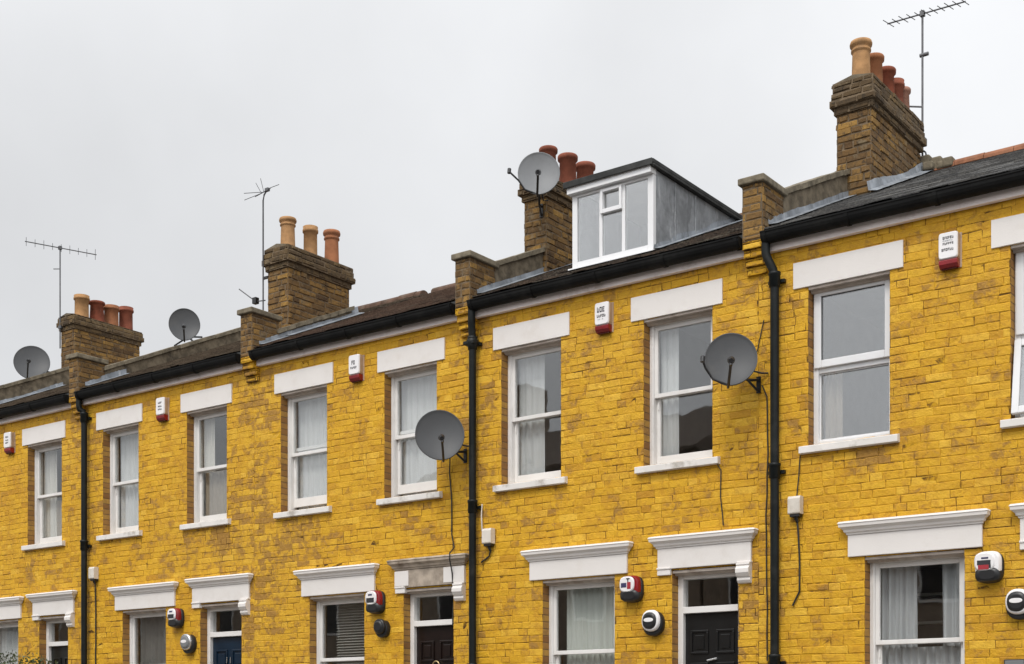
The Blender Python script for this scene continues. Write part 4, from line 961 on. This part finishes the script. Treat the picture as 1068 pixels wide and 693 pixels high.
dish((-9.27, 0.95, 8.05), (0.58, -0.80, 0.15), 0.48, (-9.46, 1.27, 7.80), 'pale grey satellite dish on the chimney behind the dormer', 'dishl', roll=R(-4), reach=1.3)
dish((-16.84, 1.98, 7.85), (0.74, -0.66, 0.12), 0.47, (-16.92, 2.12, 7.70), 'grey round satellite dish on the roof left of the three pot chimney', 'dish', side_arm=False, feet=[(-16.92, 1.85, 7.50), (-16.92, 2.4, 7.76), (-16.75, 2.1, 7.58)])
dish((-20.57, 1.76, 7.80), (0.80, -0.58, 0.30), 0.58, (-20.42, 1.95, 7.66), 'dark satellite dish on the roof left of the four pot chimney', 'dish', side_arm=False, feet=[(-20.42, 1.75, 7.50), (-20.42, 2.1, 7.66)], roll=R(-12))

# ------------------------------------------------------------------ aerials
def aerial(base, top, boom_dir, s0, s1, n, el_dir, el_len, label, tilt=0.0, offs=0.0):
    t = thing('tv_aerial', label, 'aerial', base, 'television aerials')
    base, top = Vector(base), Vector(top)
    b = MB(); b.tube([base, top], 0.012, 8); obj('mast', b, 'alu', t)
    d = Vector(boom_dir).normalized(); e = Vector(el_dir).normalized(); c = top - Vector((0, 0, 0.03))
    b = MB(); b.tube([c + d*s0 + Vector((0, 0, tilt*s0)), c + d*s1 + Vector((0, 0, tilt*s1))], 0.009, 6); b.box(c.x-0.025, c.x+0.025, c.y-0.025, c.y+0.025, c.z-0.03, c.z+0.03); obj('boom', b, 'alu', t)
    for k in range(n):
        s = s0+(s1-s0)*(k+0.15)/(n-0.7); q = c + d*s + Vector((0, 0, tilt*s)); L = el_len*(1.25 if k in (0, n-1) else 1.0)*(0.8+0.2*((k*7) % 3)/2)
        b = MB(); b.tube([q - e*L/2, q + e*L/2], 0.0048, 5); obj('element', b, 'alu', t)
    return t
def lashing(t, z, x0, x1, y0, y1):
    b = MB()
    for dz in (0, 0.0): b.tube([(x0, y0, z), (x1, y0, z), (x1, y1, z), (x0, y1, z), (x0, y0, z)], 0.006, 5)
    obj('lashing', b, 'alu', t)
t = aerial((-5.60, 3.47, 7.98), (-5.60, 3.47, 9.86), (-1, 0, 0), -0.50, 0.42, 11, (0.15, 1, 0.05), 0.22, 'tall many barbed television aerial beside the five pot chimney', 0.03)
b = MB(); b.tube([(-5.60, 3.47, 8.75), (-5.75, 3.40, 8.77)], 0.010, 6); b.tube([(-5.63, 3.47, 9.35), (-5.53, 3.47, 9.35)], 0.022, 8); b.box(-5.64, -5.56, 3.43, 3.51, 8.30, 8.38); b.tube([(-5.60+0.05*math.cos(q*math.pi/6), 3.45, 8.18+0.05*math.sin(q*math.pi/6)) for q in range(13)], 0.010, 6); obj('clamp', b, 'alu', t)
t = aerial((-20.68, 2.40, 8.2), (-20.68, 2.40, 10.0), (0.342, 0.94, 0), -0.60, 0.64, 9, (0, 0, 1), 0.15, 'thin television aerial on the four pot chimney at the far left')
b = MB(); b.tube([(-20.68, 2.40, 9.60), (-20.80, 2.35, 9.61)], 0.008, 6); b.box(-20.72, -20.64, 2.385, 2.44, 8.55, 8.60); obj('clamp', b, 'alu', t)
# fan-shaped aerial on the three pot chimney
t = thing('tv_aerial', 'small tangled television aerial on a bent mast at the three pot chimney', 'aerial', (-13.43, 0.47, 7.0), 'television aerials')
b = MB(); b.tube([(-13.43, 0.47, 6.95), (-13.43, 0.47, 8.54), (-13.41, 0.47, 8.61), (-13.35, 0.47, 8.67)], 0.011, 8); obj('mast', b, 'alu', t)
b = MB(); b.tube([(-13.29, 0.47, 8.67), (-13.53, 0.42, 8.60)], 0.007, 6); b.box(-13.38, -13.32, 0.45, 0.49, 8.645, 8.685); obj('boom', b, 'alu', t)
for p, q in (((-13.40, 0.45, 8.65), (-13.47, 0.46, 8.84)), ((-13.44, 0.44, 8.64), (-13.56, 0.46, 8.80)), ((-13.42, 0.44, 8.64), (-13.68, 0.36, 8.66)), ((-13.46, 0.43, 8.62), (-13.62, 0.31, 8.54)), ((-13.35, 0.46, 8.67), (-13.18, 0.52, 8.71)), ((-13.50, 0.42, 8.61), (-13.40, 0.30, 8.53))):
    b = MB(); b.tube([p, q], 0.0045, 5); obj('element', b, 'alu', t)
t = thing('aerial_rod', 'small broken aerial rod on the side of the three pot chimney', 'aerial', (-13.43, 0.50, 7.30), 'television aerials')
b = MB(); b.tube([(-13.42, 0.50, 7.22), (-13.56, 0.46, 7.22), (-13.82, 0.40, 7.42)], 0.008, 6); obj('rod', b, 'alu', t)
b = MB(); b.box(-13.60, -13.53, 0.43, 0.49, 7.19, 7.27); b.box(-13.50, -13.40, 0.52, 0.55, 7.52, 7.55); obj('clamp', b, 'blackpl', t)

# ------------------------------------------------------------------ hedge top at the left
t = thing('shrub', 'leafy green shrub in front of the far left ground window', 'shrub', (-17.2, -1.0, 0.0))
b = MB(); rg = random.Random(3)
for k in range(6): b.tube([(-17.2+rg.uniform(-0.5, 0.5), -1.0+rg.uniform(-0.2, 0.2), 0.0), (-17.3+rg.uniform(-0.8, 0.8), -1.0+rg.uniform(-0.3, 0.3), 1.3), (-17.3+rg.uniform(-1.1, 1.1), -1.0+rg.uniform(-0.4, 0.4), 2.3)], [0.03, 0.018, 0.006], 6)
obj('stems', b, 'bark', t)
b = MB()
for k in range(5200):
    x = -17.25+rg.uniform(-1.25, 1.25); top = 2.56+0.14*noise.noise(Vector((x*2.2, 0, 1)))+0.07*noise.noise(Vector((x*7, 0, 4))); y = -1.0+rg.gauss(0, 0.28); z = top - abs(rg.gauss(0, 0.45)) - 0.35*((y+1.0)/0.6)**2 - 0.25*max(0, abs(x+17.25)-0.8)
    if noise.noise(Vector((x*3.5, y*3.5, z*3.5))) < -0.22 or z < 0.3: continue
    d = Vector((rg.gauss(0, 1), rg.gauss(0, 1), rg.gauss(0.4, 1))).normalized(); s = d.cross(Vector((rg.random(), rg.random(), 0.2))).normalized(); L = rg.uniform(0.03, 0.065); c = Vector((x, y, z))
    b.mesh([c, c+d*L*0.5+s*L*0.28, c+d*L, c+d*L*0.5-s*L*0.28], [(0, 1, 2, 3)], 0, min(1, max(0, rg.gauss(0.5, 0.27))))
obj('foliage', b, 'leaf', t, recalc=False)

# ------------------------------------------------------------------ the other side of the street (mirrored in the panes)
def opposite(x0, x1, ze, zr, label):
    t = thing('opposite_house', label, 'house', ((x0+x1)/2, -19, 0))
    b = MB(); b.box(x0, x1, -23.0, -15.6, -0.2, ze); o = obj('wall', b, 'oppbrick', t)
    b = MB(); b.prism_x([(-15.3, ze-0.05), (-19.3, zr), (-23.3, ze-0.05), (-23.3, ze-0.15), (-15.3, ze-0.15)], x0-0.05, x1+0.05); rf = obj('roof', b, 'opproof', t)
    b = MB(); b.box(x0+0.3, x0+1.3, -19.8, -18.8, zr-0.8, zr+1.3); obj('chimney', b, 'oppbrick', rf)
    for k in range(int((x1-x0)/2.2)):
        xx = x0+0.7+k*2.2
        for z in (1.2, 4.1):
            b = MB(); b.box(xx, xx+0.95, -15.6, -15.56, z, z+1.5); w = obj('window', b, 'whitewood', t); b = MB(); b.box(xx+0.07, xx+0.88, -15.555, -15.545, z+0.07, z+1.43); obj('pane', b, 'blackpl', w)
opposite(-15.3, -5.0, 5.6, 7.2, 'low dark brick house across the street behind the viewer')
opposite(-24.0, -15.4, 8.1, 9.9, 'tall dark brick house across the street mirrored in the middle windows')
opposite(-44.0, -24.1, 6.6, 8.4, 'long dark brick house across the street far to the left')
opposite(-4.9, 12.0, 5.6, 7.2, 'low dark brick house across the street far to the right')
